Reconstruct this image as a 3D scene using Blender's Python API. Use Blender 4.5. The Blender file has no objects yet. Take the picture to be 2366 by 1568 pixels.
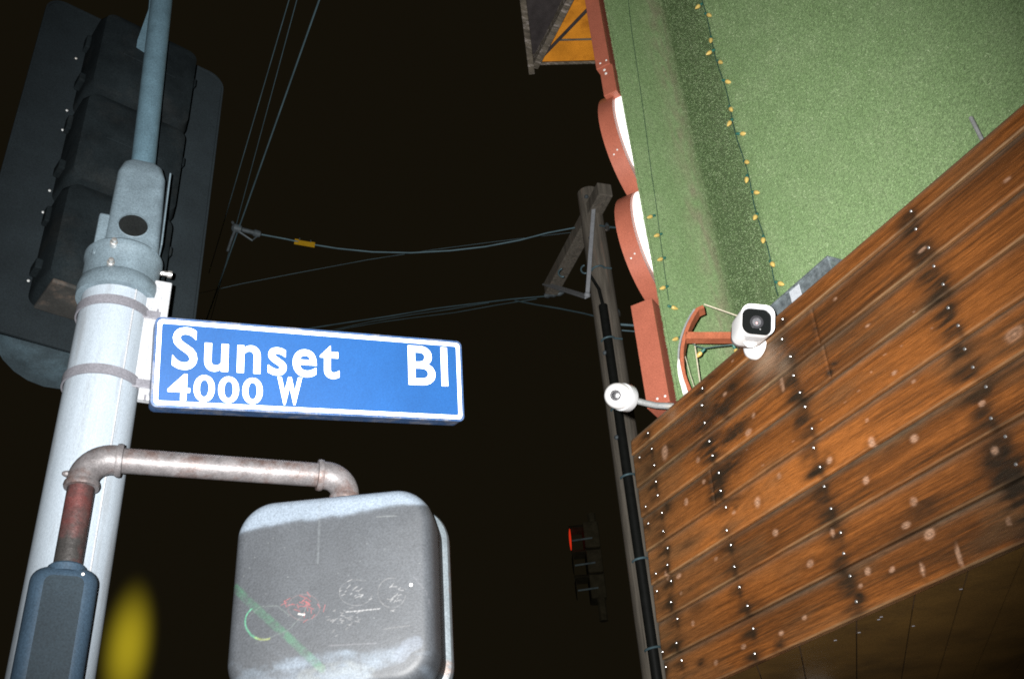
import bpy, bmesh, math, random
import numpy as np
from mathutils import Vector, Matrix

random.seed(7)
rng = np.random.default_rng(7)
sc = bpy.context.scene
COL = sc.collection
rad = math.radians

# ------------------------------------------------------------------ camera
F, CX, CY = 2300.0, 1183.0, 784.0          # 35 mm lens; survey done on a 2366 x 1568 print
O = np.array([0.0, 0.0, 1.7])
_u = np.array([-298.0, 3584.0, -2300.0]); _u /= np.linalg.norm(_u)
_f = np.array([0, 0, -1.0]); _y = _f - _f.dot(_u) * _u; _y /= np.linalg.norm(_y)
RM = np.array([np.cross(_y, _u), _y, _u])   # camera -> world
cam_d = bpy.data.cameras.new("camera"); cam = bpy.data.objects.new("camera", cam_d); COL.objects.link(cam)
cam_d.lens = 35.0; cam_d.sensor_width = 36.0; cam_d.clip_start = 0.05; cam_d.clip_end = 2000
mw = Matrix(RM.tolist()).to_4x4(); mw.translation = Vector(O.tolist()); cam.matrix_world = mw
sc.camera = cam

# ------------------------------------------------------------------ night sky
world = bpy.data.worlds.new("World"); sc.world = world; world.use_nodes = True
nt = world.node_tree; nt.nodes.clear()
bgn = nt.nodes.new("ShaderNodeBackground"); wo = nt.nodes.new("ShaderNodeOutputWorld")
bgn.inputs[0].default_value = (0.0066, 0.0051, 0.0026, 1); bgn.inputs[1].default_value = 1.0
nt.links.new(bgn.outputs[0], wo.inputs[0])

# ------------------------------------------------------------------ the photographer's flash (beside the lens)
fl_d = bpy.data.lights.new("camera_flash", 'SPOT'); fl = bpy.data.objects.new("camera_flash", fl_d); COL.objects.link(fl)
fl_d.energy = 1550; fl_d.color = (1.0, 0.985, 0.96); fl_d.spot_size = rad(74); fl_d.spot_blend = 1.0
fl_d.shadow_soft_size = 0.012
fm = mw.copy(); fm.translation = Vector((O + RM @ np.array([-0.075, 0.05, 0.0])).tolist()); fl.matrix_world = fm

vs = sc.view_settings
vs.view_transform = 'Standard'; vs.look = 'None'; vs.exposure = 0.0; vs.gamma = 1.0; vs.use_curve_mapping = False
sc.cycles.use_denoising = False; sc.cycles.max_bounces = 5; sc.cycles.diffuse_bounces = 1; sc.cycles.glossy_bounces = 1; sc.cycles.sample_clamp_indirect = 1.0; sc.cycles.filter_width = 1.8; sc.cycles.volume_bounces = 0; sc.cycles.caustics_reflective = False

# ------------------------------------------------------------------ survey helpers
def ray(x, y):
    d = RM @ np.array([(x - CX) / F, -(y - CY) / F, -1.0]); return d / np.linalg.norm(d)
def at(x, y, s): return O + ray(x, y) * s                         # slant distance
def vat(x, y, h):                                                  # horizontal distance
    d = ray(x, y); return O + d * (h / math.hypot(d[0], d[1]))
def hz(x, y, z):
    d = ray(x, y); return O + d * ((z - O[2]) / d[2])
def onpl(x, y, p, n):
    d = ray(x, y); return O + d * (np.dot(np.asarray(p) - O, n) / np.dot(d, n))
def azi(a, h, z=0.0): return np.array([h * math.sin(rad(a)), h * math.cos(rad(a)), z])
def nrm(v): v = np.asarray(v, float); return v / np.linalg.norm(v)

def _hash(ix, iy, s):
    h = np.sin(ix * 127.1 + iy * 311.7 + s * 74.7) * 43758.5453
    return h - np.floor(h)
def vnoise(x, y, s=0):
    x = np.asarray(x, float); y = np.asarray(y, float)
    ix = np.floor(x); iy = np.floor(y); fx = x - ix; fy = y - iy
    fx = fx * fx * (3 - 2 * fx); fy = fy * fy * (3 - 2 * fy)
    a = _hash(ix, iy, s); b = _hash(ix + 1, iy, s); c = _hash(ix, iy + 1, s); d = _hash(ix + 1, iy + 1, s)
    return (a * (1 - fx) + b * fx) * (1 - fy) + (c * (1 - fx) + d * fx) * fy
def fbm(x, y, s=0, o=4):
    r = 0; a = 0.5; t = 0
    for k in range(o):
        r = r + a * vnoise(x * 2 ** k, y * 2 ** k, s + k); t += a; a *= 0.5
    return r / t

# ------------------------------------------------------------------ object helpers
WM = {}
def root(name, label, cat, loc, rz=0.0, group=None, kind=None):
    o = bpy.data.objects.new(name, None); COL.objects.link(o)
    o.location = Vector([float(v) for v in loc]); o.rotation_euler = (0, 0, rz); o.empty_display_size = 0.1
    WM[o] = Matrix.Translation(o.location) @ Matrix.Rotation(rz, 4, 'Z')
    tag(o, label, cat, group, kind); return o
def tag(o, label=None, cat=None, group=None, kind=None):
    if label: o["label"] = label
    if cat: o["category"] = cat
    if group: o["group"] = group
    if kind: o["kind"] = kind
    return o
def mesh_of(name, v, f, mat, smooth=False):
    me = bpy.data.meshes.new(name)
    me.from_pydata([tuple(map(float, q)) for q in v], [], [tuple(map(int, q)) for q in f])
    me.validate(); me.update()
    if mat: me.materials.append(mat)
    if smooth:
        me.polygons.foreach_set("use_smooth", [True] * len(me.polygons))
        if smooth != 'all': me.set_sharp_from_angle(angle=rad(38))
    return me
def mk(name, vf, mat, parent=None, smooth=False, loc=None, label=None):
    """a mesh given in world coordinates becomes a part of parent (or a thing of its own at loc)"""
    v = np.asarray(vf[0], float); m = None
    if parent is not None: m = WM[parent]
    elif loc is not None: m = Matrix.Translation(Vector([float(q) for q in loc]))
    if m is not None:
        a = np.array(m.inverted()); v = v @ a[:3, :3].T + a[:3, 3]
    o = bpy.data.objects.new(name, mesh_of(name, v, vf[1], mat, smooth)); COL.objects.link(o)
    if parent is not None:
        o.parent = parent; WM[o] = m
    else:
        WM[o] = m if m is not None else Matrix.Identity(4)
        if m is not None: o.location = m.translation
    if label: o["label"] = label
    return o
def J(*parts):
    V = []; Fc = []; n = 0
    for v, f in parts:
        v = np.asarray(v, float); V.append(v); Fc += [tuple(i + n for i in q) for q in f]; n += len(v)
    return np.concatenate(V), Fc
def rbox(c, ax, ay, az, sx, sy, sz, bev=0.0, seg=2):
    """box with axes ax, ay, az and full sizes, bevelled edges"""
    bm = bmesh.new(); bmesh.ops.create_cube(bm, size=1.0)
    bmesh.ops.scale(bm, vec=(sx, sy, sz), verts=bm.verts)
    if bev > 0: bmesh.ops.bevel(bm, geom=list(bm.edges), offset=bev, segments=seg, affect='EDGES', profile=0.5)
    bm.verts.ensure_lookup_table()
    for i, q in enumerate(bm.verts): q.index = i
    v = np.array([q.co[:] for q in bm.verts]); f = [tuple(q.index for q in p.verts) for p in bm.faces]; bm.free()
    A = np.array([nrm(ax), nrm(ay), nrm(az)])
    if np.dot(np.cross(A[0], A[1]), A[2]) < 0: f = [q[::-1] for q in f]
    return v @ A + np.asarray(c), f
def tube(pts, r, n=12, caps=True):
    P = [np.asarray(p, float) for p in pts]; k = len(P); r = [r] * k if np.isscalar(r) else list(r)
    T = [nrm(P[min(i + 1, k - 1)] - P[max(i - 1, 0)]) for i in range(k)]
    up = np.array([0, 0, 1.0]) if abs(T[0][2]) < 0.9 else np.array([1.0, 0, 0])
    a = nrm(np.cross(up, T[0])); V = []; Fc = []
    for i in range(k):
        a = nrm(a - np.dot(a, T[i]) * T[i]); b = np.cross(T[i], a)
        for j in range(n):
            th = 2 * math.pi * j / n; V.append(P[i] + r[i] * (math.cos(th) * a + math.sin(th) * b))
    for i in range(k - 1):
        for j in range(n):
            q = (j + 1) % n; Fc.append((i * n + j, i * n + q, (i + 1) * n + q, (i + 1) * n + j))
    if caps: Fc.append(tuple(range(n))[::-1]); Fc.append(tuple((k - 1) * n + j for j in range(n)))
    return np.array(V), Fc
def lathe(o, d, prof, n=32, ref=None):
    d = nrm(d); up = np.asarray(ref, float) if ref is not None else (np.array([0, 0, 1.0]) if abs(d[2]) < 0.9 else np.array([1.0, 0, 0]))
    a = nrm(np.cross(up, d)); b = np.cross(d, a); V = []; Fc = []; k = len(prof)
    for r, h in prof:
        for j in range(n):
            th = 2 * math.pi * j / n; V.append(np.asarray(o) + d * h + max(r, 1e-5) * (math.cos(th) * a + math.sin(th) * b))
    for i in range(k - 1):
        for j in range(n):
            q = (j + 1) % n; Fc.append((i * n + j, i * n + q, (i + 1) * n + q, (i + 1) * n + j))
    Fc.append(tuple(range(n))[::-1]); Fc.append(tuple((k - 1) * n + j for j in range(n)))
    return np.array(V), Fc
def prism(poly, ez):
    """poly: list of 3-D points (a planar outline), extruded by vector ez"""
    P = np.asarray(poly, float); k = len(P); V = np.concatenate([P, P + np.asarray(ez)])
    Fc = [tuple(range(k))[::-1], tuple(range(k, 2 * k))] + [(i, (i + 1) % k, k + (i + 1) % k, k + i) for i in range(k)]
    nn = np.cross(P[1] - P[0], P[2] - P[1])
    if np.dot(nn, ez) < 0: Fc = [q[::-1] for q in Fc]
    return V, Fc
def rrect(w, h, r, seg=6):
    pts = []
    for cxx, cyy, a0 in ((w / 2 - r, h / 2 - r, 0), (-w / 2 + r, h / 2 - r, 90), (-w / 2 + r, -h / 2 + r, 180), (w / 2 - r, -h / 2 + r, 270)):
        for i in range(seg + 1):
            a = rad(a0 + 90 * i / seg); pts.append((cxx + r * math.cos(a), cyy + r * math.sin(a)))
    return pts
def rrect_u(w, h, r, n):
    P = np.array(rrect(w, h, r, 24)); P = np.vstack([P, P[:1]]); L_ = np.concatenate([[0], np.cumsum(np.linalg.norm(np.diff(P, axis=0), axis=1))])
    q = np.linspace(0, L_[-1], n, endpoint=False); return list(zip(np.interp(q, L_, P[:, 0]), np.interp(q, L_, P[:, 1])))
def dome(p, nvec, r, h=None, n=8):
    h = r * 0.6 if h is None else h
    return lathe(np.asarray(p) - nrm(nvec) * 0.001, nvec, [(r, 0), (r * 0.95, h * 0.4), (r * 0.7, h * 0.8), (r * 0.3, h)], n)
def loft(rings, caps=True):
    n = len(rings[0]); V = np.concatenate([np.asarray(q) for q in rings]); Fc = []
    for i in range(len(rings) - 1):
        for j in range(n):
            q = (j + 1) % n; Fc.append((i * n + j, i * n + q, (i + 1) * n + q, (i + 1) * n + j))
    if caps: Fc.append(tuple(range(n))[::-1]); Fc.append(tuple((len(rings) - 1) * n + j for j in range(n)))
    return V, Fc
def put_colors(o, cols):
    me = o.data; at_ = me.color_attributes.new("Col", 'FLOAT_COLOR', 'POINT')
    c = np.ones((len(me.vertices), 4)); c[:, :3] = np.clip(cols, 0, 1); at_.data.foreach_set("color", c.ravel())

# ------------------------------------------------------------------ materials
def mat(name, base, rough=0.6, metal=0.0, spec=0.3, var=0.25, scale=14.0, second=None, amt=0.0, amt_scale=6.0,
        bump=0.15, bscale=120.0, stretch=(1, 1, 1), speck=0.22, attr=False, emit=None, estr=0.0, alpha=None):
    m = bpy.data.materials.new(name); m.use_nodes = True; t = m.node_tree; N = t.nodes; L = t.links; N.clear()
    out = N.new("ShaderNodeOutputMaterial"); b = N.new("ShaderNodeBsdfPrincipled"); L.new(b.outputs[0], out.inputs[0])
    b.inputs["Roughness"].default_value = rough; b.inputs["Metallic"].default_value = metal
    b.inputs["Specular IOR Level"].default_value = spec
    tc = N.new("ShaderNodeTexCoord"); mp = N.new("ShaderNodeMapping"); mp.inputs["Scale"].default_value = stretch
    L.new(tc.outputs["Object"], mp.inputs[0])
    def noise(s, det=4, ro=0.6):
        q = N.new("ShaderNodeTexNoise"); q.inputs["Scale"].default_value = s; q.inputs["Detail"].default_value = det
        q.inputs["Roughness"].default_value = ro; L.new(mp.outputs[0], q.inputs["Vector"]); return q
    def mul(a, fac_socket, lo, hi):
        mr = N.new("ShaderNodeMapRange"); mr.inputs["From Min"].default_value = 0.3; mr.inputs["From Max"].default_value = 0.7
        mr.inputs["To Min"].default_value = lo; mr.inputs["To Max"].default_value = hi; L.new(fac_socket, mr.inputs["Value"])
        v = N.new("ShaderNodeVectorMath"); v.operation = 'SCALE'; L.new(a, v.inputs[0]); L.new(mr.outputs[0], v.inputs["Scale"]); return v.outputs[0]
    if attr:
        a = N.new("ShaderNodeAttribute"); a.attribute_name = "Col"; col = a.outputs["Color"]
    else:
        a = N.new("ShaderNodeRGB"); a.outputs[0].default_value = (*base, 1); col = a.outputs[0]
    if second is not None:
        nz = noise(amt_scale, 6, 0.65); r = N.new("ShaderNodeMapRange")
        r.inputs["From Min"].default_value = 0.62 - 0.35 * amt; r.inputs["From Max"].default_value = 0.74 - 0.25 * amt
        L.new(nz.outputs[0], r.inputs["Value"]); mx = N.new("ShaderNodeMix"); mx.data_type = 'RGBA'
        L.new(r.outputs[0], mx.inputs[0]); L.new(col, mx.inputs[6]); mx.inputs[7].default_value = (*second, 1); col = mx.outputs[2]
    if var > 0: col = mul(col, noise(scale).outputs[0], 1 - var, 1 + var)
    if speck > 0: col = mul(col, noise(260, 2).outputs[0], 1 - speck, 1 + speck)
    L.new(col, b.inputs["Base Color"])
    if bump > 0:
        bn = N.new("ShaderNodeBump"); bn.inputs["Strength"].default_value = bump; bn.inputs["Distance"].default_value = 0.004
        L.new(noise(bscale, 5).outputs[0], bn.inputs["Height"]); L.new(bn.outputs[0], b.inputs["Normal"])
    if emit: b.inputs["Emission Color"].default_value = (*emit, 1); b.inputs["Emission Strength"].default_value = estr
    return m

MT = dict(
    pole=mat("galvanised_pole", (0.215, 0.25, 0.285), 0.5, 0.05, 0.3, var=0.10, scale=5, second=(0.16, 0.18, 0.20), amt=0.3, amt_scale=5, stretch=(6, 6, 0.7), bump=0.05),
    cast=mat("teal_grey_casting", (0.085, 0.115, 0.135), 0.5, 0.1, 0.4, var=0.18, scale=22, bump=0.12),
    mast=mat("painted_mast", (0.055, 0.095, 0.12), 0.5, 0.1, 0.4, var=0.15, scale=20, bump=0.08),
    strap=mat("steel_strap", (0.115, 0.115, 0.13), 0.5, 0.1, 0.4, var=0.15),
    bracket=mat("white_bracket", (0.27, 0.28, 0.295), 0.45, 0.1, 0.5, var=0.06),
    black_hole=mat("dark_opening", (0.006, 0.007, 0.007), 0.4, 0, 0.4, var=0.3),
    steel=mat("bright_steel", (0.80, 0.79, 0.77), 0.3, 0.9, 0.6, var=0.1),
    blue=mat("sign_blue", (0.0075, 0.047, 0.150), 0.42, 0, 0.3, var=0.10, scale=5, bump=0.02, speck=0.10),
    blue_edge=mat("sign_edge", (0.03, 0.065, 0.15), 0.4, 0.2, 0.5, var=0.2, second=(0.12, 0.13, 0.16), amt=0.35, amt_scale=20),
    sheet=mat("reflective_white", (0.93, 0.94, 0.95), 0.5, 0, 0.3, var=0.0, bump=0.0, speck=0.0),
    rust=mat("rusty_pipe", (0.088, 0.082, 0.084), 0.5, 0.25, 0.4, var=0.25, scale=30, second=(0.064, 0.045, 0.041), amt=0.45, amt_scale=22, bump=0.25, bscale=90),
    rust2=mat("rusty_nipple", (0.035, 0.033, 0.032), 0.42, 0.4, 0.5, var=0.3, scale=25, second=(0.085, 0.028, 0.026), amt=0.55, amt_scale=9, bump=0.25),
    housing=mat("black_housing_painted", (0.05, 0.052, 0.055), 0.55, 0, 0.35, var=0.10, scale=9, bump=0.10, bscale=200, attr=True),
    plastic=mat("weathered_black_plastic", (0.020, 0.036, 0.055), 0.55, 0, 0.3, var=0.2, scale=8, bump=0.10),
    rim=mat("grey_door_rim", (0.075, 0.09, 0.10), 0.4, 0.2, 0.5, var=0.2, scale=20, second=(0.13, 0.08, 0.06), amt=0.2, amt_scale=12),
    plate=mat("flat_black_plate", (0.0070, 0.0100, 0.0118), 0.7, 0, 0.12, var=0.22, scale=6, bump=0.1),
    sidep=mat("dark_side_panel", (0.010, 0.0165, 0.022), 0.65, 0, 0.15, var=0.25, scale=9, bump=0.1, speck=0.25),
    sighouse=mat("flat_black_signal", (0.0054, 0.0074, 0.0084), 0.9, 0, 0.02, var=0.35, scale=9, second=(0.008, 0.0095, 0.010), amt=0.3, amt_scale=7, bump=0.2),
    visor=mat("dusty_visor", (0.030, 0.044, 0.052), 0.6, 0, 0.3, var=0.3, scale=9, second=(0.045, 0.07, 0.085), amt=0.5, amt_scale=8, bump=0.1),
    dustbot=mat("dusty_housing_bottom", (0.016, 0.016, 0.015), 0.8, 0, 0.2, var=0.4, scale=16, second=(0.05, 0.038, 0.03), amt=0.3, amt_scale=12),
    wood=mat("stained_planks", (0.2, 0.066, 0.014), 0.55, 0, 0.28, attr=True, var=0.34, scale=11, stretch=(2.2, 30, 34), speck=0.22, bump=0.35, bscale=30),
    woodback=mat("framing_timber", (0.07, 0.04, 0.02), 0.8, 0, 0.2),
    soffit=mat("dark_soffit", (0.125, 0.066, 0.015), 0.6, 0, 0.3, var=0.25, scale=4, second=(0.085, 0.046, 0.012), amt=0.4, amt_scale=3),
    turfbase=mat("turf_backing", (0.07, 0.115, 0.05), 0.9, 0, 0.1, attr=True, var=0.22, scale=75, bump=0.9, bscale=170, speck=0.38),
    turf=mat("turf_blades", (0.1, 0.2, 0.07), 0.55, 0, 0.3, attr=True, var=0.12, scale=2.5, bump=0, speck=0),
    redpaint=mat("red_brown_metal", (0.40, 0.122, 0.076), 0.4, 0, 0.45, var=0.08, scale=10, bump=0.03),
    redpaint2=mat("red_brown_frame", (0.36, 0.11, 0.055), 0.5, 0, 0.35, var=0.2, scale=25, bump=0.1),
    acrylic=mat("lit_white_acrylic", (0.9, 0.9, 0.88), 0.4, 0, 0.4, var=0, bump=0, speck=0, emit=(1.0, 1.0, 0.98), estr=1.1),
    whitep=mat("white_camera_plastic", (0.86, 0.86, 0.86), 0.35, 0, 0.45, var=0.02, bump=0.0, speck=0.02),
    whitep2=mat("greyish_white_shell", (0.66, 0.68, 0.70), 0.35, 0, 0.45, var=0.04, bump=0.0, speck=0.03),
    glass=mat("black_glass", (0.008, 0.009, 0.009), 0.09, 0, 0.6, var=0.0, bump=0, speck=0.0),
    lens=mat("lens_ring", (0.05, 0.05, 0.055), 0.25, 0.3, 0.6, var=0.1),
    grey=mat("grey_iris", (0.13, 0.13, 0.14), 0.4, 0.2, 0.5, var=0.3, scale=90),
    pink=mat("infrared_glow", (0.6, 0.3, 0.3), 0.3, 0, 0.5, var=0, bump=0, emit=(1.0, 0.45, 0.40), estr=0.9),
    conduit=mat("grey_conduit", (0.30, 0.31, 0.31), 0.45, 0.2, 0.4, var=0.12, second=(0.3, 0.24, 0.15), amt=0.2),
    galv=mat("galvanised_spangle", (0.20, 0.235, 0.25), 0.42, 0.45, 0.5, var=0.45, scale=45, bump=0.05),
    paper=mat("pale_label", (0.45, 0.48, 0.52), 0.6, 0, 0.3, var=0.05),
    orange=mat("orange_soffit_paint", (0.60, 0.225, 0.018), 0.6, 0, 0.25, var=0.18, scale=7, second=(0.36, 0.125, 0.011), amt=0.35, amt_scale=5),
    oldwood=mat("weathered_fascia", (0.10, 0.085, 0.065), 0.8, 0, 0.2, var=0.5, scale=12, stretch=(4, 1, 6), second=(0.33, 0.29, 0.27), amt=0.25, amt_scale=9, bump=0.4),
    trimline=mat("dark_trim", (0.035, 0.03, 0.03), 0.7, 0, 0.2, var=0.3),
    bulb=mat("amber_bulb_glass", (0.55, 0.40, 0.12), 0.3, 0, 0.6, var=0.2, scale=50, bump=0, emit=(1.0, 0.62, 0.10), estr=0.04),
    socket=mat("green_socket", (0.03, 0.13, 0.10), 0.4, 0, 0.4, var=0.2),
    gwire=mat("green_wire", (0.018, 0.055, 0.045), 0.5, 0, 0.4, var=0.2),
    thread=mat("pale_cord", (0.55, 0.50, 0.38), 0.7, 0, 0.2, var=0.2, scale=60),
    polewood=mat("utility_pole_wood", (0.37, 0.33, 0.275), 0.85, 0, 0.2, var=0.35, scale=8, stretch=(4, 4, 0.25), second=(0.52, 0.38, 0.30), amt=0.12, amt_scale=5, bump=0.5, bscale=25),
    riser=mat("black_riser", (0.022, 0.024, 0.022), 0.5, 0, 0.5, var=0.2),
    metalarm=mat("galvanised_brace", (0.78, 0.82, 0.88), 0.6, 0.0, 0.5, var=0.12),
    wire=mat("weathered_wire", (0.22, 0.36, 0.42), 0.5, 0.2, 0.4, var=0.25, scale=3),
    hardware=mat("line_hardware", (0.25, 0.30, 0.33), 0.5, 0.3, 0.5, var=0.3, scale=10),
    yellow=mat("yellow_tag", (1.0, 0.58, 0.03), 0.5, 0, 0.3, var=0.12, scale=20, bump=0, second=(0.7, 0.35, 0.01), amt=0.25, amt_scale=14),
    redlens=mat("lit_red_lens", (0.5, 0.02, 0.01), 0.4, 0, 0.4, var=0, bump=0, speck=0, emit=(1.0, 0.045, 0.012), estr=0.5),
    farblack=mat("distant_signal_black", (0.035, 0.03, 0.018), 0.9, 0, 0.02, var=0.3),
    farblack2=mat("distant_visor_edge", (0.08, 0.105, 0.11), 0.6, 0, 0.1, var=0.3),
    asphalt=mat("asphalt", (0.05, 0.05, 0.05), 0.9, 0, 0.2, var=0.3, scale=3, bump=0.4),
    post=mat("dark_lamp_post", (0.02, 0.02, 0.02), 0.6, 0, 0.3),
    dirty=mat("worn_white_metal", (0.75, 0.73, 0.70), 0.5, 0, 0.4, var=0.1, scale=40),
)

# ------------------------------------------------------------------ ground
g = mk("ground", (np.array([(-900, -900, 0), (900, -900, 0), (900, 900, 0), (-900, 900, 0)]), [(0, 1, 2, 3)]), MT['asphalt'])
tag(g, kind="structure")

# ================================================================== the corner building
AZW = -27.65
W3 = np.array([math.sin(rad(AZW)), math.cos(rad(AZW)), 0.0])        # along the wall, receding
NW = np.array([-W3[1], W3[0], 0.0])                                  # out of the wall, to the street
C3 = azi(7.05, 3.6)
XL, YL, ZL = -W3, -NW, np.array([0, 0, 1.0])                         # building axes: along, inwards, up
bld = root("corner_building", "corner building with brown stained plank fascia under green artificial turf walls", "building",
           C3, math.atan2(XL[1], XL[0]))
def BP(t, d, z): return C3 + XL * t + YL * d + ZL * z               # building coordinates -> world
def on_wall(x, y, d=0.0):
    p = onpl(x, y, C3 + YL * d, NW); return float(np.dot(p - C3, XL)), float(p[2])

ROWS = [3.396, 3.257, 3.135, 2.999, 2.871, 2.734, 2.601, 2.460]
TOPZ = 3.462; TEND = 3.4
# survey of the planks: knots (x, y, half-length, half-height in mm, strength), joints, nail columns, stains
KN = [(1542,1046,22,34,.7),(1619,1062,14,14,.5),(1591,1160,14,16,.7),(1631,1113,12,10,.6),(1736,1000,20,14,.6),(1747,961,10,12,.5),
      (1757,1160,16,20,.8),(1702,1184,12,9,.6),(1798,1230,15,15,.8),(1806,1100,12,12,.5),(2008,1110,14,14,.9),(2119,1012,17,14,1),
      (2022,1022,15,18,.9),(1924,1064,14,12,.9),(2118,1158,14,16,.6),(2103,1212,18,11,.7),(2153,1236,20,16,.8),(2305,1042,12,14,.7),
      (2339,1206,9,12,.4),(2009,972,8,7,.5),(1929,1232,9,16,.7),(2011,1320,12,14,.9),(2068,1316,11,8,.9),(2139,1314,8,20,.9),(2225,1286,8,34,.8),
      (1995,1353,10,7,.7),(1879,1302,17,14,.6),(1866,1426,12,8,.7),(1812,1463,14,9,.8),(1725,1493,14,9,.7),(1607,1440,11,12,.6),
      (1573,1331,18,10,.8),(1546,1330,10,20,.6),(1661,1530,12,10,.5),(2138,580,18,7,.8),(2334,419,14,7,.7),(1935,692,10,6,.7),
      (2011,753,10,6,.7),(2074,863,11,7,.9),(2117,882,9,6,.6),(2275,934,12,9,.9),(2352,772,34,22,.6),(1680,911,15,9,.6),(1812,884,10,38,.6),
      (1699,834,9,6,.5),(1580,1370,10,8,.4),(1660,1290,12,9,.4),(1905,970,6,4,.5),(1990,905,7,3,.6),(1960,930,5,3,.5),(2050,820,6,3,.6),
      (2160,760,6,3,.5),(2090,800,5,3,.5),(1770,1075,6,3,.5),(1730,1040,5,3,.5),(1840,1020,6,3,.5),(2120,722,6,3,.5),(2020,860,5,3,.5)]
STN = [(1676,942,70,26,.95),(1697,893,30,20,.9),(1703,1000,75,20,.8),(1690,1080,70,24,.75),(1712,1150,60,22,.6),(1556,1033,25,14,.7),
       (1547,1170,24,20,.8),(2311,1076,45,40,.85),(2143,1172,40,20,.6),(2103,1230,40,18,.4),(1955,1320,22,16,.6),(1995,1384,18,16,.8),
       (1866,920,30,14,.7),(1905,1075,40,20,.5),(1700,1270,30,14,.5),(1745,1400,40,16,.5),(1650,870,40,14,.55),(2150,640,45,12,.5),
       (2230,860,40,14,.5),(1600,1250,60,14,.35),(1620,1400,60,16,.4),(1880,1180,60,14,.35),(2060,1050,50,14,.3),(2352,1120,30,40,.8),
       (1935,840,18,8,.8),(1925,862,16,7,.8),(1890,760,14,8,.6),(1810,1490,24,14,.6),(1625,1530,26,12,.6)]
PALE = [(1775,838,70,50,.75),(1815,850,40,30,.4),(1540,945,40,22,.5),(1560,960,30,20,.4)]
feats = {k: [(*on_wall(x, y), a / 1000, b / 1000, s) for x, y, a, b, s in lst] for k, lst in (('k', KN), ('s', STN), ('p', PALE))}
NCOL = [0.035, 0.125, 0.488, 0.955, 1.547, 2.05, 2.55, 3.05]
nails = {}
def rows_of(i): return (ROWS[i], ROWS[i + 1])
for i in range(7):
    hi, lo = rows_of(i); nails[i] = []
    for c, t in enumerate(NCOL):
        for k, fz in enumerate((0.24, 0.76)):
            if c == 0 and (i + k) % 2: continue
            z = hi - (hi - lo) * (fz + random.uniform(-.06, .06))
            sl = (0.045 * (3.3 - z) if c in (1,) else 0)
            nails[i].append((t + random.uniform(-.012, .012) + (0.03 * (2.95 - z) if c > 1 else 0.05 * (z - 2.95)), z))
nails['top'] = [(0.13, 3.43), (0.50, 3.425), (0.96, 3.43), (1.535, 3.427), (2.1, 3.43)]

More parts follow.
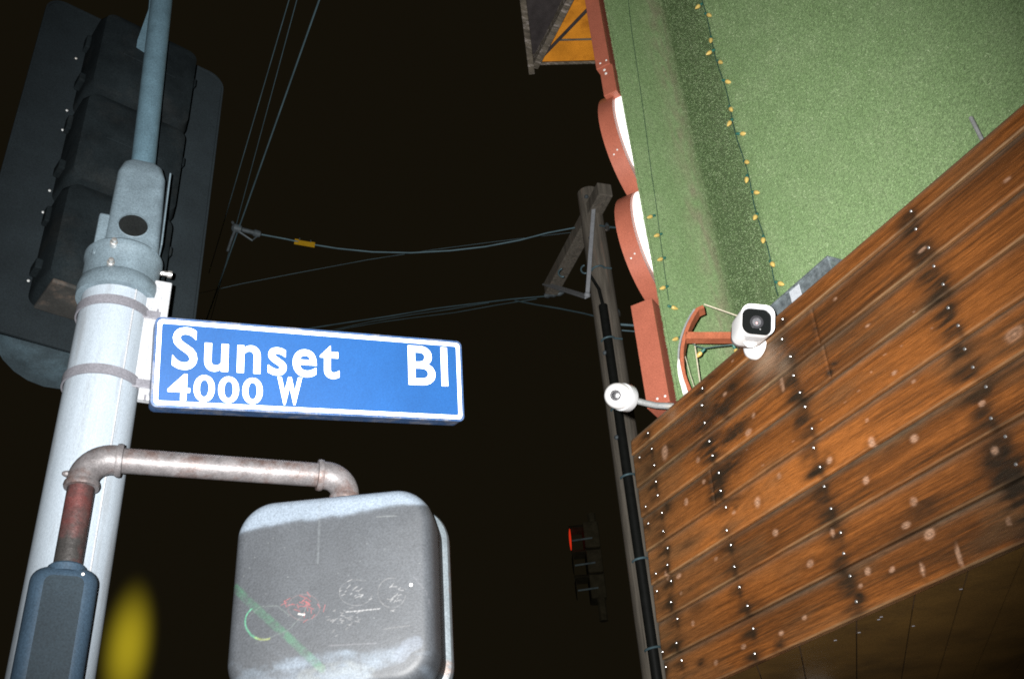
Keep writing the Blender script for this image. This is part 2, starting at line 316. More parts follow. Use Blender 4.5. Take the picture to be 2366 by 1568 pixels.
def wood_color(t, z, row, hi, lo):
    gr = fbm(t * 1.6 + row * 9.1, z * 70, 3 + row, 4); fine = vnoise(t * 9 + row * 3.3, z * 330, 20 + row)
    big = fbm(t * 1.1 + row * 5.7, z * 6 + row * 3.1, 40, 3)
    swirl = fbm(t * 4 + row * 2, z * 14, 60, 4)
    k = np.clip((gr - 0.5) * 1.0 + (fine - 0.5) * 0.6 + (big - 0.5) * 1.7 + 0.52, 0, 1)[:, None]
    dark = np.array([0.060, 0.0235, 0.007]); mid = np.array([0.142, 0.0475, 0.0105]); lite = np.array([0.250, 0.084, 0.018])
    c = np.where(k < 0.5, dark + (mid - dark) * (k * 2), mid + (lite - mid) * (k * 2 - 1))
    wv = np.clip((swirl - 0.55) * 3.2, 0, 1)[:, None] * 0.5; c = c * (1 - wv) + np.array([0.095, 0.055, 0.026]) * wv
    tone = 0.82 + 0.36 * _hash(np.array(row * 1.0), np.array(3.0), 5); c = c * tone
    # weathering towards the far corner
    ww = (np.clip(0.42 - t, 0, 0.42) / 0.42)[:, None] * 0.55; c = c * (1 - ww) + np.array([0.115, 0.062, 0.026]) * ww
    dz_top = hi - z; dz_bot = z - lo
    band = np.exp(-(dz_top / 0.015) ** 2)[:, None] * (0.35 + 0.5 * vnoise(t * 6, z * 0 + row, 9))[:, None]
    c = c * (1 - band) + np.array([0.088, 0.070, 0.048]) * band
    ln = np.exp(-((dz_bot - 0.002) / 0.0026) ** 2)[:, None] * (0.05 + 0.75 * vnoise(t * 5, z * 0 + row, 19))[:, None]
    c = c * (1 - ln) + np.array([0.22, 0.145, 0.075]) * ln
    jit = (fbm(t * 22, z * 70, 80 + row, 3) - 0.5)
    for t0, sg, st, zlo, zhi in ((0.50, 0.075, 1.0, 2.95, 3.40), (0.50, 0.035, 0.45, 2.4, 3.0), (0.955, 0.045, 0.95, 2.4, 3.45), (1.547, 0.05, 0.95, 2.4, 3.45), (0.12, 0.035, 0.6, 2.4, 3.45), (2.05, 0.05, 0.9, 2.4, 3.45)):
        zz_ = np.clip((z - zlo) / 0.06, 0, 1) * np.clip((zhi - z) / 0.06, 0, 1)
        m = np.exp(-((t - t0 + 0.02 - 0.03 * (2.95 - z)) / sg + jit * 0.8) ** 2) * np.clip(fbm(t * 6, z * 75, 90, 4) * 2.9 - 0.95 + (gr - 0.5) * 1.2 + (fine - 0.5) * 0.5, 0, 1) * st * zz_
        m = m[:, None].clip(0, 0.93); c = c * (1 - m) + np.array([0.017, 0.011, 0.006]) * m
    for kt, kz, a, b, s in feats['s']:
        q = ((t - kt) / a + jit * 0.9) ** 2 + ((z - kz) / b + jit * 2.4 + 0.25 * ((t - kt) / a)) ** 2
        m = (np.clip(np.exp(-q * 0.8) * s * (0.25 + 1.9 * np.clip(gr * 0.6 + fine * 0.4, 0, 1)), 0, 1) ** 1.0)[:, None].clip(0, 0.95); c = c * (1 - m) + np.array([0.017, 0.011, 0.006]) * m
    for i in list(range(7)) + ['top']:
        if i != row and not (i == 'top' and row == 7): continue
        for nt_, nz_ in nails[i]:
            for ox, oz, a, b, s in ((-0.020, -0.006, 0.042, 0.014, .95), (0.002, -0.014, 0.014, 0.024, .9)):
                sv = s * (0.35 + 0.65 * float(_hash(np.array(nt_ * 91), np.array(nz_ * 57), 3)))
                q = ((t - nt_ - ox) / a + jit * 0.8) ** 2 + ((z - nz_ - oz) / b + jit * 1.4) ** 2
                m = (np.exp(-q) * sv)[:, None]; c = c * (1 - m) + np.array([0.016, 0.011, 0.006]) * m
    for kt, kz, a, b, s in feats['k']:
        if abs(kz - (hi + lo) / 2) > (hi - lo) / 2 + 0.006: continue
        a, b, s = a * 0.9, b * 0.9, min(1.0, s * 1.2)
        q = np.sqrt(((t - kt) / a + jit * 0.55) ** 2 + ((z - kz) / b + jit * 0.55) ** 2)
        m = (np.clip(1.25 - q, 0, 1) * s)[:, None]; ringv = (0.72 + 0.28 * np.cos(q * 9))[:, None]
        c = c * (1 - m * 0.9) + np.array([0.52, 0.31, 0.20]) * ringv * m * 0.9
        hal = (np.exp(-((q - 1.7) / 0.5) ** 2) * 0.22 * s)[:, None]; c = c * (1 - hal) + dark * hal
    for kt, kz, a, b, s in feats['p']:
        q = ((t - kt) / a) ** 2 + ((z - kz) / b) ** 2; m = (np.exp(-q) * s * 0.8)[:, None]
        c = c * (1 - m) + np.array([0.27, 0.185, 0.12]) * m
    return c

def plank(t0, t1, hi, lo, row, name="plank", fine=True):
    """one board: dense face grid with shiplap lean and eased edges, closed behind"""
    near = min(t1, 2.3)
    ts = np.concatenate([np.arange(t0, near, 0.0065), np.arange(near, t1, 0.05), [t1]]) if t1 > 2.3 else np.append(np.arange(t0, t1 - 0.003, 0.0065), t1)
    zs = np.linspace(hi, lo, 46); TT, ZZ = np.meshgrid(ts, zs, indexing='ij')
    e = np.minimum(np.minimum(hi - ZZ, ZZ - lo), np.minimum(TT - t0 + 0.0015, t1 - TT + 0.0015))
    proud = 0.008 + 0.006 * (hi - ZZ) / (hi - lo) - 0.004 * np.exp(-(e / 0.0028) ** 2) + 0.0014 * (fbm(TT * 2 + row * 7, ZZ * 90, row, 3) - 0.5)
    t_, z_, p_ = TT.ravel(), ZZ.ravel(), proud.ravel()
    v = C3 + np.outer(t_, XL) - np.outer(p_, YL) + np.outer(z_, ZL)
    n, m = len(ts), len(zs); idx = np.arange(n * m).reshape(n, m)
    f = np.stack([idx[:-1, :-1], idx[:-1, 1:], idx[1:, 1:], idx[1:, :-1]], -1).reshape(-1, 4).tolist()
    rimi = list(idx[:, 0]) + list(idx[-1, 1:]) + list(idx[::-1, -1][1:]) + list(idx[0, ::-1][1:-1])
    back = C3 + np.outer(t_[rimi], XL) + 0.012 * YL + np.outer(z_[rimi], ZL); k0 = len(v); K = len(rimi)
    f += [(rimi[i], rimi[(i + 1) % K], k0 + (i + 1) % K, k0 + i) for i in range(K)]; f.append(tuple(k0 + i for i in range(K))[::-1])
    o = mk(name, (np.concatenate([v, back]), f), MT['wood'], bld, smooth=True)
    cc = wood_color(t_, z_, row, hi, lo); put_colors(o, np.concatenate([cc, cc[rimi]]))
    return o
G = 0.0028
joints = {3: [on_wall(1651, 1124)[0]], 2: [on_wall(1651, 1100)[0] + 0.0], 1: [1.09], 0: [1.085]}
joints = {0: [1.085], 1: [1.09], 3: [2.3], 5: [2.0], 6: [2.7], 4: [2.6]}
jt, jz = on_wall(1651, 1124); joints[[i for i in range(7) if ROWS[i] >= jz >= ROWS[i + 1]][0]] = [jt]
planks = {}
for i in range(7):
    hi, lo = rows_of(i); cuts = [0.0] + joints.get(i, []) + [TEND]
    for a, b in zip(cuts[:-1], cuts[1:]):
        planks.setdefault(i, []).append((a, b, plank(a + (G if a else 0), b - G * 0.3, hi - G, lo, i)))
top_board = plank(0.0, TEND, TOPZ, ROWS[0], 7, "cap_board")
nail_me = None
def nail(t, z, par, proud):
    global nail_me
    if nail_me is None:
        v, f = lathe((0, 0, 0), (0, -1, 0), [(0.0046, 0), (0.0048, 0.0010), (0.0038, 0.0024), (0.0018, 0.0030)], 10, ref=(0, 0, 1))
        nail_me = mesh_of("nail", v, f, MT['steel'], True)
    o = bpy.data.objects.new("nail", nail_me); COL.objects.link(o); o.parent = par; o.location = (t, -proud, z)
for i in range(7):
    hi, lo = rows_of(i)
    for t, z in nails[i]:
        if t > 2.6: continue
        for a, b, o in planks[i]:
            if a <= t < b: nail(t, z, o, 0.008 + 0.006 * (hi - z) / (hi - lo) - 0.0004)
for t, z in nails['top']: nail(t, z, top_board, 0.0115)
# framing behind the boards and the parapet
mk("framing", rbox(BP(TEND / 2 + 0.002, 0.068, (2.468 + 3.452) / 2), XL, YL, ZL, TEND, 0.11, 3.452 - 2.468), MT['woodback'], bld)

# soffit boards under the fascia (they run with the side street)
sd = np.array([math.sin(rad(14.0)), math.cos(rad(14.0)), 0.0]); sp = np.array([sd[1], -sd[0], 0.0])
def clip(poly, nvec, c, keep):
    out = []
    for i in range(len(poly)):
        a, b = poly[i], poly[(i + 1) % len(poly)]; da = (np.dot(a, nvec) - c) * keep; db = (np.dot(b, nvec) - c) * keep
        if da >= 0: out.append(a)
        if da * db < 0: out.append(a + (b - a) * (da / (da - db)))
    return out
rect = [BP(0.0, 0.014, 2.4645), BP(TEND, 0.014, 2.4645), BP(TEND, 4.0, 2.4645), BP(0.0, 4.0, 2.4645)]
s_lines = sorted(np.dot(hz(x, y, 2.4645), sp) for x, y in ((1850, 1505), (1979, 1445), (2112, 1385), (2234, 1330), (2362, 1290)))
lo_s = s_lines[0]; step = (s_lines[-1] - s_lines[0]) / 4
s_all = [lo_s - step * k for k in range(14, 0, -1)] + s_lines + [s_lines[-1] + step * k for k in range(1, 22)]
for a, b in zip(s_all[:-1], s_all[1:]):
    pl = clip(clip(rect, sp, a + 0.002, 1), sp, b - 0.002, -1) if True else []
    if len(pl) >= 3: mk("soffit_board", prism(pl, (0, 0, 0.012)), MT['soffit'], bld)
mk("soffit_deck", rbox(BP(TEND / 2, 2.06, 2.535), XL, YL, ZL, TEND - 0.01, 3.86, 0.10), MT['woodback'], bld)
mk("shop_wall", rbox(BP(TEND / 2, 4.06, 1.225), XL, YL, ZL, TEND, 0.1, 2.44), MT['soffit'], bld)
# specks and staples on the soffit
for x, y in ((2030, 1430), (2036, 1424), (2110, 1445), (1985, 1460), (1930, 1478), (2010, 1412), (2220, 1360)):
    p = hz(x, y, 2.464); mk("staple", rbox(p, sp, sd, ZL, 0.008, 0.0022, 0.003), MT['strap'], bld)
# turf clad upper storey: plan outline, from the near right to the far left
def on_az(a, off):                                                   # point on the plane parallel to the fascia, off behind it
    r = azi(a, 1.0); return r * ((np.dot(C3, NW) - off) / np.dot(r, NW))
SET = 0.24
E3 = on_az(18.06, SET); E2 = azi(14.6, 3.92); E1 = azi(10.2, 3.74)
R0 = E3 + XL * 3.2
Hd = azi(29.0, 1.0)                                                  # far side wall, hidden from the street corner
def fillet(p0, p1, p2, r, n=10):
    a = nrm(p0 - p1); b = nrm(p2 - p1); return [p1 + a * r * (1 - s) ** 2 + b * r * s ** 2 for s in np.linspace(0, 1, n)]
plan = [R0 + (E3 - R0) * s for s in np.linspace(0, 1, 60)[:-1]] + fillet(R0, E3, E2, 0.03, 5) + \
       [E3 + (E2 - E3) * s for s in np.linspace(0.1, 0.62, 10)] + fillet(E3, E2, E1, 0.15, 14) + \
       [E2 + (E1 - E2) * s for s in np.linspace(0.55, 0.95, 8)] + fillet(E2, E1, E1 + Hd, 0.02, 4) + [E1 + Hd * s for s in np.linspace(0.1, 2.2, 8)]
plan = np.array(plan); seg = np.linalg.norm(np.diff(plan, axis=0), axis=1); arc = np.concatenate([[0], np.cumsum(seg)])
iE3 = int(np.argmin(np.linalg.norm(plan - E3, axis=1))); 
sE3 = arc[iE3]; i2 = int(np.argmin(np.linalg.norm(plan - E2, axis=1))); sE2 = arc[i2]; i1 = int(np.argmin(np.linalg.norm(plan - E1, axis=1))); sE1 = arc[i1]
ZB, ZT = 2.50, 7.0
def turf_color(s, z, rnd=1.0):
    n1 = fbm(s * 14, z * 14, 11, 4); n2 = 0.5 + (rng.random(len(s)) - 0.5) * rnd
    base = np.array([0.200, 0.300, 0.138]); dk = np.array([0.130, 0.212, 0.080]); lt = np.array([0.325, 0.39, 0.235])
    k = np.clip(0.5 + (n1 - 0.5) * 0.3 + (n2 - 0.5) * 0.95, 0, 1)[:, None]
    c = np.where(k < 0.5, dk + (base - dk) * k * 2, base + (lt - base) * (k * 2 - 1))
    # worn strip where the pile parts along the inner fold
    wob = 0.05 * (fbm(z * 2.2, z * 0, 31, 3) - 0.5)
    w = np.exp(-((s - sE2 - 0.005 - wob) / 0.062) ** 2) * np.clip(fbm(s * 60, z * 45, 51, 3) * 2.6 - 0.75, 0, 1)
    w = (w * 0.72)[:, None]; c = c * (1 - w) + np.array([0.215, 0.19, 0.13]) * w
    return c
zs = np.linspace(ZB, ZT, 60); SS, ZZ = np.meshgrid(arc, zs, indexing='ij')
v = np.concatenate([np.column_stack([np.full(len(zs), p[0]), np.full(len(zs), p[1]), zs]) for p in plan])
idx = np.arange(len(plan) * len(zs)).reshape(len(plan), len(zs))
fq = np.stack([idx[:-1, :-1], idx[:-1, 1:], idx[1:, 1:], idx[1:, :-1]], -1).reshape(-1, 4).tolist()
turf_wall = mk("turf_wall", (v, fq), MT['turfbase'], bld, smooth=True)
put_colors(turf_wall, turf_color(SS.ravel(), ZZ.ravel(), 0.0))
# inner core so that the upper storey is a closed body
cen = plan.mean(axis=0)
# pile: individual blades
NB = 400000
sl0, sl1 = sE3 - 2.35, sE1 + 0.03
wgt = rng.random(NB); s_ = np.where(wgt < 0.78, rng.uniform(sl0, sE3, NB), np.where(wgt < 0.85, rng.uniform(sE3, sE2 - .06, NB), rng.uniform(sE2 - .06, sl1, NB))); z_ = rng.uniform(3.1, 6.5, NB)
ii = np.clip(np.searchsorted(arc, s_) - 1, 0, len(plan) - 2); fr = ((s_ - arc[ii]) / seg[ii])[:, None]
base = plan[ii] * (1 - fr) + plan[ii + 1] * fr; base[:, 2] = z_
tang = (plan[ii + 1] - plan[ii]) / seg[ii][:, None]; nout = np.column_stack([tang[:, 1] * -1, tang[:, 0], np.zeros(NB)])
if np.dot(nout[0], NW) < 0: nout = -nout
dirv = nout * rng.uniform(0.35, 1.0, NB)[:, None] + tang * rng.normal(0, 0.45, NB)[:, None] + np.array([0, 0, 1.0]) * rng.normal(-0.35, 0.45, NB)[:, None]
dirv /= np.linalg.norm(dirv, axis=1)[:, None]
ln = rng.uniform(0.003, 0.008, NB)[:, None]
side = np.cross(dirv, rng.normal(size=(NB, 3))); side /= np.linalg.norm(side, axis=1)[:, None]; side *= 0.0012
V = np.empty((NB, 3, 3)); V[:, 0] = base - side; V[:, 1] = base + side; V[:, 2] = base + dirv * ln
a = np.array(WM[bld].inverted()); Vl = V.reshape(-1, 3) @ a[:3, :3].T + a[:3, 3]
me = bpy.data.meshes.new("turf_pile"); me.vertices.add(NB * 3); me.vertices.foreach_set("co", Vl.ravel())
me.loops.add(NB * 3); me.loops.foreach_set("vertex_index", np.arange(NB * 3, dtype=np.int32))
me.polygons.add(NB); me.polygons.foreach_set("loop_start", np.arange(0, NB * 3, 3, dtype=np.int32)); me.polygons.foreach_set("loop_total", np.full(NB, 3, dtype=np.int32))
me.update(); me.materials.append(MT['turf'])
tp = bpy.data.objects.new("turf_pile", me); COL.objects.link(tp); tp.parent = turf_wall; tp["kind"] = "stuff"
put_colors(tp, np.repeat(turf_color(s_, z_) * 1.05, 3, axis=0))

# roof overhang with orange soffit
ZE = 6.32
tip = hz(1228, 143, ZE); be = hz(1400, 138, ZE); t2 = hz(1207, -30, ZE)
exd = nrm(be - tip); eyd = nrm(t2 - tip)
roof = mk("roof", prism([tip + exd * 0.0 + ZL * 0.03, tip + exd * 0.5 + ZL * 0.03, tip + exd * 0.5 + eyd * 0.9 + ZL * 0.03, tip + eyd * 0.9 + ZL * 0.03], ZL * 0.16), MT['oldwood'], bld)
def soff(name, poly, m, dz=0.0, th=0.02):
    P = [hz(x, y, ZE) for x, y in poly]; P = [p + ZL * dz for p in P]; return mk(name, prism(P, ZL * th), m, roof)
soff("soffit_panel", [(1242, 143), (1400, 139), (1400, 91), (1290, 94)], MT['orange'])
soff("soffit_panel", [(1243, 138), (1286, 91), (1376, 0), (1400, -30), (1370, -40), (1318, 0)], MT['orange'])
soff("soffit_panel", [(1294, 90), (1402, 87), (1402, -36), (1388, 0)], MT['orange'])
def bar_px(name, pts, w, m, drop=0.02, th=0.02):
    A, B = hz(*pts[0], ZE), hz(*pts[1], ZE); d = nrm(B - A); L_ = np.linalg.norm(B - A)
    mk(name, rbox((A + B) / 2 - ZL * (drop - th / 2), d, np.cross(ZL, d), ZL, L_, w, th, 0.002, 1), m, roof)
bar_px("hip_batten", [(1240, 143), (1382, -5)], 0.018, MT['trimline'], 0.012, 0.012)
bar_px("cross_batten", [(1292, 92), (1402, 89)], 0.012, MT['oldwood'], 0.008, 0.008)
bar_px("edge_batten", [(1238, 146), (1402, 142)], 0.016, MT['oldwood'], 0.012, 0.012)
bar_px("fascia_board", [(1226, 146), (1206, -20)], 0.035, MT['oldwood'], 0.10, 0.13)
bar_px("barge_rafter", [(1234, 143), (1318, -20)], 0.04, MT['oldwood'], 0.06, 0.07)
soff("fascia_panel", [(1230, 125), (1212, -20), (1306, -20), (1242, 120)], MT['trimline'], -0.005, 0.01)

# ------------------------------------------------------------------ red channel letters on the far side wall
nH = np.cross(Hd, ZL); nH = nH if np.dot(nH, azi(-60, 1)) > 0 else -nH       # out of the far wall (to the left)
def HP(a, z, o): return E1 + Hd * a + nH * o + ZL * z                          # along, up, out
def z_at(y, x): return vat(x, y, np.linalg.norm(E1[:2]))[2]
def ring_letter(y0, x0, y1, x1, label):
    z0, z1 = z_at(y0, x0), z_at(y1, x1); r = (z0 - z1) / 2; zc = (z0 + z1) / 2; ac = r - 0.035
    L_ = root("sign_letter", label, "sign letter", HP(ac, zc, 0), group="red channel letters on the far wall")
    c = HP(ac, zc, 0.0)
    def cyl(o0, o1, R_, r_):
        prof = [(r_, o0), (R_, o0), (R_, o1), (r_, o1), (r_, o0)]
        v_, f_ = lathe(c, nH, prof, 64); return v_, f_[:-2]
    mk("return", cyl(0.042, 0.126, r, r * 0.55), MT['redpaint'], L_, smooth=True)
    c = HP(ac + .02, zc + .035, 0.0)
    mk("backing", cyl(0.008, 0.0415, r * 0.95, r * 0.58), MT['acrylic'], L_, smooth=True)
    for q in (-1, 1):
        th = rad(212 + q * 1.2); p = HP(ac + r * math.cos(th), zc + r * math.sin(th), 0.085 + q * 0.012)
        mk("rivet", dome(p, Hd * math.cos(th) + ZL * math.sin(th), 0.005), MT['dirty'], L_)
    return L_
ring_letter(152, 1430, 388, 1468, "round red-brown sign letter with white lit edge, just above its twin")
ring_letter(386, 1474, 632, 1514, "round red-brown sign letter with white lit edge, lower of two")
def stroke_letter(y0, x0, y1, x1, wd, label, dep=0.104):
    z0, z1 = z_at(y0, x0), z_at(y1, x1); zc = (z0 + z1) / 2
    L_ = root("sign_letter", label, "sign letter", HP(0.05, zc, 0), group="red channel letters on the far wall")
    mk("return", rbox(HP(wd / 2 - 0.03, zc, 0.016 + dep / 2), Hd, nH, ZL, wd, dep, z0 - z1, 0.003, 2), MT['redpaint'], L_)
    for q in (-1, 1):
        mk("rivet", dome(HP(-0.031, z1 + 0.03, 0.05 + 0.018 * q), -Hd, 0.006), MT['dirty'], L_)
    return L_
stroke_letter(692, 1518, 930, 1562, 0.12, "straight red-brown sign letter stroke standing above the cap board")
s4 = stroke_letter(-70, 1380, 150, 1425, 0.10, "tall red-brown sign letter stroke beside the orange eaves", 0.080)
zt4 = z_at(150, 1425); mk("return", rbox(HP(0.02, zt4 - 0.10, 0.045), Hd, nH, ZL, 0.08, 0.075, 0.20, 0.003, 2), MT['redpaint'], s4)
mk("rivet", dome(HP(-0.021, zt4 - 0.05, 0.05), -Hd, 0.008), MT['dirty'], s4); mk("rivet", dome(HP(-0.021, zt4 - 0.02, 0.055), -Hd, 0.008), MT['dirty'], s4)

# ------------------------------------------------------------------ strings of amber bulbs
def bulb_at(par, base, tipd, size=0.034):
    d = nrm(tipd); s = size
    so = mk("socket", lathe(base, d, [(0.0052, 0), (0.006, 0.004), (0.006, 0.016), (0.0048, 0.019)], 10), MT['socket'], par, smooth=True)
    mk("bulb", lathe(base + d * 0.017, d, [(0.004, 0), (0.0082, 0.006), (0.0095, 0.013), (0.0075, 0.022), (0.004, 0.030), (0.0012, 0.034)], 12), MT['bulb'], par, smooth=True)
toC = lambda p: nrm(np.array([-p[0], -p[1], 0.0]))
def e3pt(y):                                                        # the outer fold at image height y
    x = 1617 + 0.265 * y; d = ray(x, y); h = np.linalg.norm(E3[:2]); p = O + d * (h / math.hypot(d[0], d[1]))
    return np.array([E3[0], E3[1], p[2]]) + toC(E3) * 0.022
ls = root("light_string", "string of small amber bulbs along the outer fold of the turf wall", "light string", e3pt(600), group="strings of amber bulbs")
wy = np.linspace(-40, 690, 60)
wp = [e3pt(y) + XL * 0.006 * math.sin(y * 0.035) + toC(E3) * 0.003 * math.sin(y * 0.11) for y in wy]
mk("cable", tube(wp, 0.0019, 6), MT['gwire'], ls, smooth=True)
B1 = [(1305,65),(1383,115),(1388,290),(1383,380),(1450,437),(1532,570)]
B1 = [((1240 + .3571 * x) * .9464, .3571 * y * .9464) for x, y in B1] + \
     [((1700 + .5102 * x) * .9464, (200 + .5102 * y) * .9464) for x, y in ((165,130),(155,203),(240,262),(237,393),(240,470),(280,540),(290,655),(322,760),(360,868),(395,968))]
pn = toC(E3)
for x, y in B1:
    tgt = onpl(x, y, e3pt(y), pn); b0 = e3pt(y - 4 if x < 1617 + .265 * y else y + 2)
    d = tgt - b0; d = d + ZL * random.uniform(-.01, .01) + pn * 0.008; bulb_at(ls, b0, d)
sN = nrm(np.cross(E1 - E2, ZL)); sN = sN if np.dot(sN, toC(E1)) > 0 else -sN
def spt(x, y, o=0.022): return onpl(x, y, E1, sN) + sN * o
ls2 = root("light_string", "sparser string of amber bulbs beside the red channel letters on the turf", "light string", spt(1520, 600), group="strings of amber bulbs")
mk("cable", tube([spt(*q) for q in ((1445, -20), (1456, 80), (1478, 230), (1490, 320), (1500, 400), (1512, 480), (1519, 540), (1528, 610), (1540, 700))], 0.0013, 6), MT['gwire'], ls2, smooth=True)
for (x, y), dx in zip([((1260 + .4209 * a_) * .9464, (400 + .4209 * b_) * .9464) for a_, b_ in ((765,325),(805,432),(825,570),(840,735),(897,848),(915,1030))], (1, 1, 1, 1, -1, 1)):
    b0 = spt(x + 12 * dx, y - 4); bulb_at(ls2, b0, spt(x, y) - b0)
# garland behind the round frame
gp = [at((1440 + .2198 * x) * .9464, (720 + .2198 * y) * .9464, 4.05) for x, y in ((1120, 520), (1180, 565), (1275, 590), (1400, 570), (1590, 550), (1650, 500))]
ls3 = root("light_string", "short drooping garland with two amber bulbs behind the bullet camera", "light string", gp[2], group="strings of amber bulbs")
mk("cable", tube(gp, 0.003, 6), MT['gwire'], ls3, smooth=True)
bulb_at(ls3, gp[2] + np.array([0, 0, -.003]), at((1440 + .2198 * 1225) * .9464, (720 + .2198 * 640) * .9464, 4.05) - gp[2])
bulb_at(ls3, gp[4], at((1440 + .2198 * 1635) * .9464, (720 + .2198 * 640) * .9464, 4.05) - gp[4])

# ------------------------------------------------------------------ round frame with a crossbar on the parapet
def R5(x, y): return (1440 + .2198 * x) * .9464, (720 + .2198 * y) * .9464
FN = nrm(np.array([-ray(1620, 800)[0], -ray(1620, 800)[1], 0.0])); FPt = vat(1620, 800, 3.42)
def fp(x, y, o=0.0): return onpl(*R5(x, y), FPt, FN) + FN * o
fr_ = root("curved_frame", "red-brown half-round metal frame with a crossbar on the parapet", "metal frame", fp(1050, 1040))
def strip(pts, w, dep, m, name, par):
    P = [fp(*p) for p in pts]; rings = []
    for i, p in enumerate(P):
        d = nrm(P[min(i + 1, len(P) - 1)] - P[max(i - 1, 0)]); s = nrm(np.cross(d, FN)); ww = w[i] if not np.isscalar(w) else w
        rings.append([p + s * ww / 2, p - s * ww / 2, p - s * ww / 2 - FN * dep, p + s * ww / 2 - FN * dep])
    return mk(name, loft(rings), m, par)
arcp = [(1262, 125), (1195, 155), (1150, 225), (1105, 310), (1070, 400), (1045, 480), (1030, 560), (1022, 640), (1022, 720), (1030, 800), (1045, 880), (1070, 960), (1100, 1030), (1120, 1080)]
strip(arcp, 0.014, 0.05, MT['redpaint2'], "frame_band", fr_)
strip([(x - 32 - 0.010 * (y - 100), y) for x, y in arcp[1:9]], 0.007, 0.02, MT['conduit'], "outer_band", fr_)
strip([(985, 700), (988, 780), (1000, 860), (1018, 940), (1040, 1010), (1062, 1090)], [0.006, 0.012, 0.016, 0.018, 0.019, 0.020], 0.05, MT['dirty'], "white_band", fr_)
strip([(1062, 445), (1300, 446), (1660, 446)], 0.030, 0.04, MT['redpaint2'], "crossbar", fr_)
mk("cord", tube([fp(1270, 108, 0.004), fp(1450, 165), fp(1680, 245)], 0.0028, 6), MT['thread'], fr_)
mk("cord", tube([fp(1130, 340, -0.06), fp(1165, 600, -0.06), fp(1225, 1030, -0.06)], 0.0026, 6), MT['thread'], fr_)
mk("cord", tube([fp(1050, 640, -0.03), fp(1100, 830, -0.03), fp(1165, 1030, -0.03)], 0.0013, 6), MT['thread'], fr_)

# ------------------------------------------------------------------ bullet security camera
fc = at(1749, 743, 3.20); bc = at(1714, 782, 3.38); bx = nrm(fc - bc); bz = nrm(ZL - np.dot(ZL, bx) * bx); by = np.cross(bz, bx)
tw = rad(-9); by, bz = by * math.cos(tw) + bz * math.sin(tw), bz * math.cos(tw) - by * math.sin(tw)
bul = root("security_camera", "white square bullet camera with black glass front on the cap board", "security camera", at(1752, 805, 3.2))
def sq(w, h, r, o, du=0, dv=0): return [fc + bx * o + by * (a + du) + bz * (b + dv) for a, b in rrect(w, h, r, 7)]
mk("body", loft([sq(.080, .074, .026, -.165), sq(.092, .086, .03, -.155), sq(.098, .092, .030, -.10), sq(.101, .095, .030, -.015), sq(.099, .093, .029, -.004), sq(.0935, .088, .027, -.003), sq(.091, .0855, .026, -.012)]), MT['whitep2'], bul, smooth=True)
mk("hood", loft([sq(.102, .097, .030, -.12, 0, .002), sq(.105, .100, .031, .012, 0, .003), sq(.104, .099, .030, .0135, 0, .003), sq(.0995, .094, .029, .0125, 0, .001), sq(.099, .0935, .029, -.002, 0, .0005)], caps=False), MT['whitep'], bul, smooth=True)
mk("front_glass", loft([sq(.0905, .085, .0255, -.0105), sq(.0905, .085, .0255, -.0045)]), MT['glass'], bul)
lc = fc + bx * -.0045
mk("lens_ring", lathe(lc, bx, [(0.021, 0), (0.021, .0015), (0.015, .0016), (0.0145, .0006), (0.009, .0008)], 28), MT['lens'], bul)
mk("iris", lathe(lc + bx * .001, bx, [(0.0135, 0), (0.0135, .0008), (0.007, .001)], 24), MT['grey'], bul)
mk("infrared_led", dome(lc + bx * .002 - bz * .003, bx, 0.0035), MT['pink'], bul)
mk("status_led", dome(lc + by * .012 - bz * .022, bx, 0.0028), MT['conduit'], bul)
wt, wz = on_wall(1756, 801); mb = BP(wt, -0.014, wz)
mk("mount_base", lathe(mb + YL * 0.004, nrm(-YL + ZL * 0.10), [(0.047, 0), (0.0475, 0.014), (0.043, 0.026), (0.030, 0.036), (0.010, 0.040)], 32), MT['whitep'], bul, smooth=True)
mk("mount_arm", tube([mb - YL * 0.02 + ZL * .004, mb - YL * 0.05 + ZL * 0.02, fc - bx * 0.075 - bz * 0.04], [0.022, 0.021, 0.022], 16), MT['whitep'], bul, smooth=True)
mk("mount_screw", dome(mb - YL * .024 + XL * .030 + ZL * .012, -YL, 0.004), MT['lens'], bul)

# ------------------------------------------------------------------ turret security camera on a pipe
dn = at(1386, 903, 3.74); db = at(1450, 920, 3.86); da = nrm(dn - db)
dom = root("security_camera", "white egg-shaped turret camera on a short pipe at the fascia corner", "security camera", at(1545, 942, 3.9))
mk("base_ring", lathe(db, da, [(0.026, -.006), (0.052, -.002), (0.0545, .002), (0.0535, .034), (0.050, .038)], 40), MT['whitep2'], dom, smooth=True)
mk("ball", lathe(db, da, [(0.048, .0345), (0.0505, .046), (0.050, .060), (0.0465, .077), (0.039, .092), (0.028, .103), (0.015, .1095), (0.002, .1115)], 40), MT['whitep'], dom, smooth=True)
eye = at(1412, 908, 3.70); ed = nrm(O - eye); ed = nrm(ed + da * 0.5)
ball_c = db + da * 0.062; ed2 = nrm(nrm(O - ball_c) * 1.0 + da * 0.22); eo = ball_c + ed2 * 0.0415
mk("lens_ring", lathe(eo, ed2, [(0.021, -.006), (0.021, .0085), (0.018, .0095), (0.015, .0075), (0.0148, .005)], 28), MT['grey'], dom, smooth=True)
mk("lens", lathe(eo, ed2, [(0.0150, .003), (0.0145, .0075), (0.008, .0088)], 24), MT['lens'], dom, smooth=True)
mk("lens_centre", dome(eo + ed2 * .0082, ed2, 0.0055), MT['grey'], dom)
for k in range(10):
    th = 2 * math.pi * k / 10; ax_ = nrm(np.cross(ed2, ZL)); ay_ = np.cross(ax_, ed2)
    mk("infrared_led", dome(eo + ed2 * .0088 + (ax_ * math.cos(th) + ay_ * math.sin(th)) * .0182, ed2, 0.0022, n=6), MT['dirty'], dom)
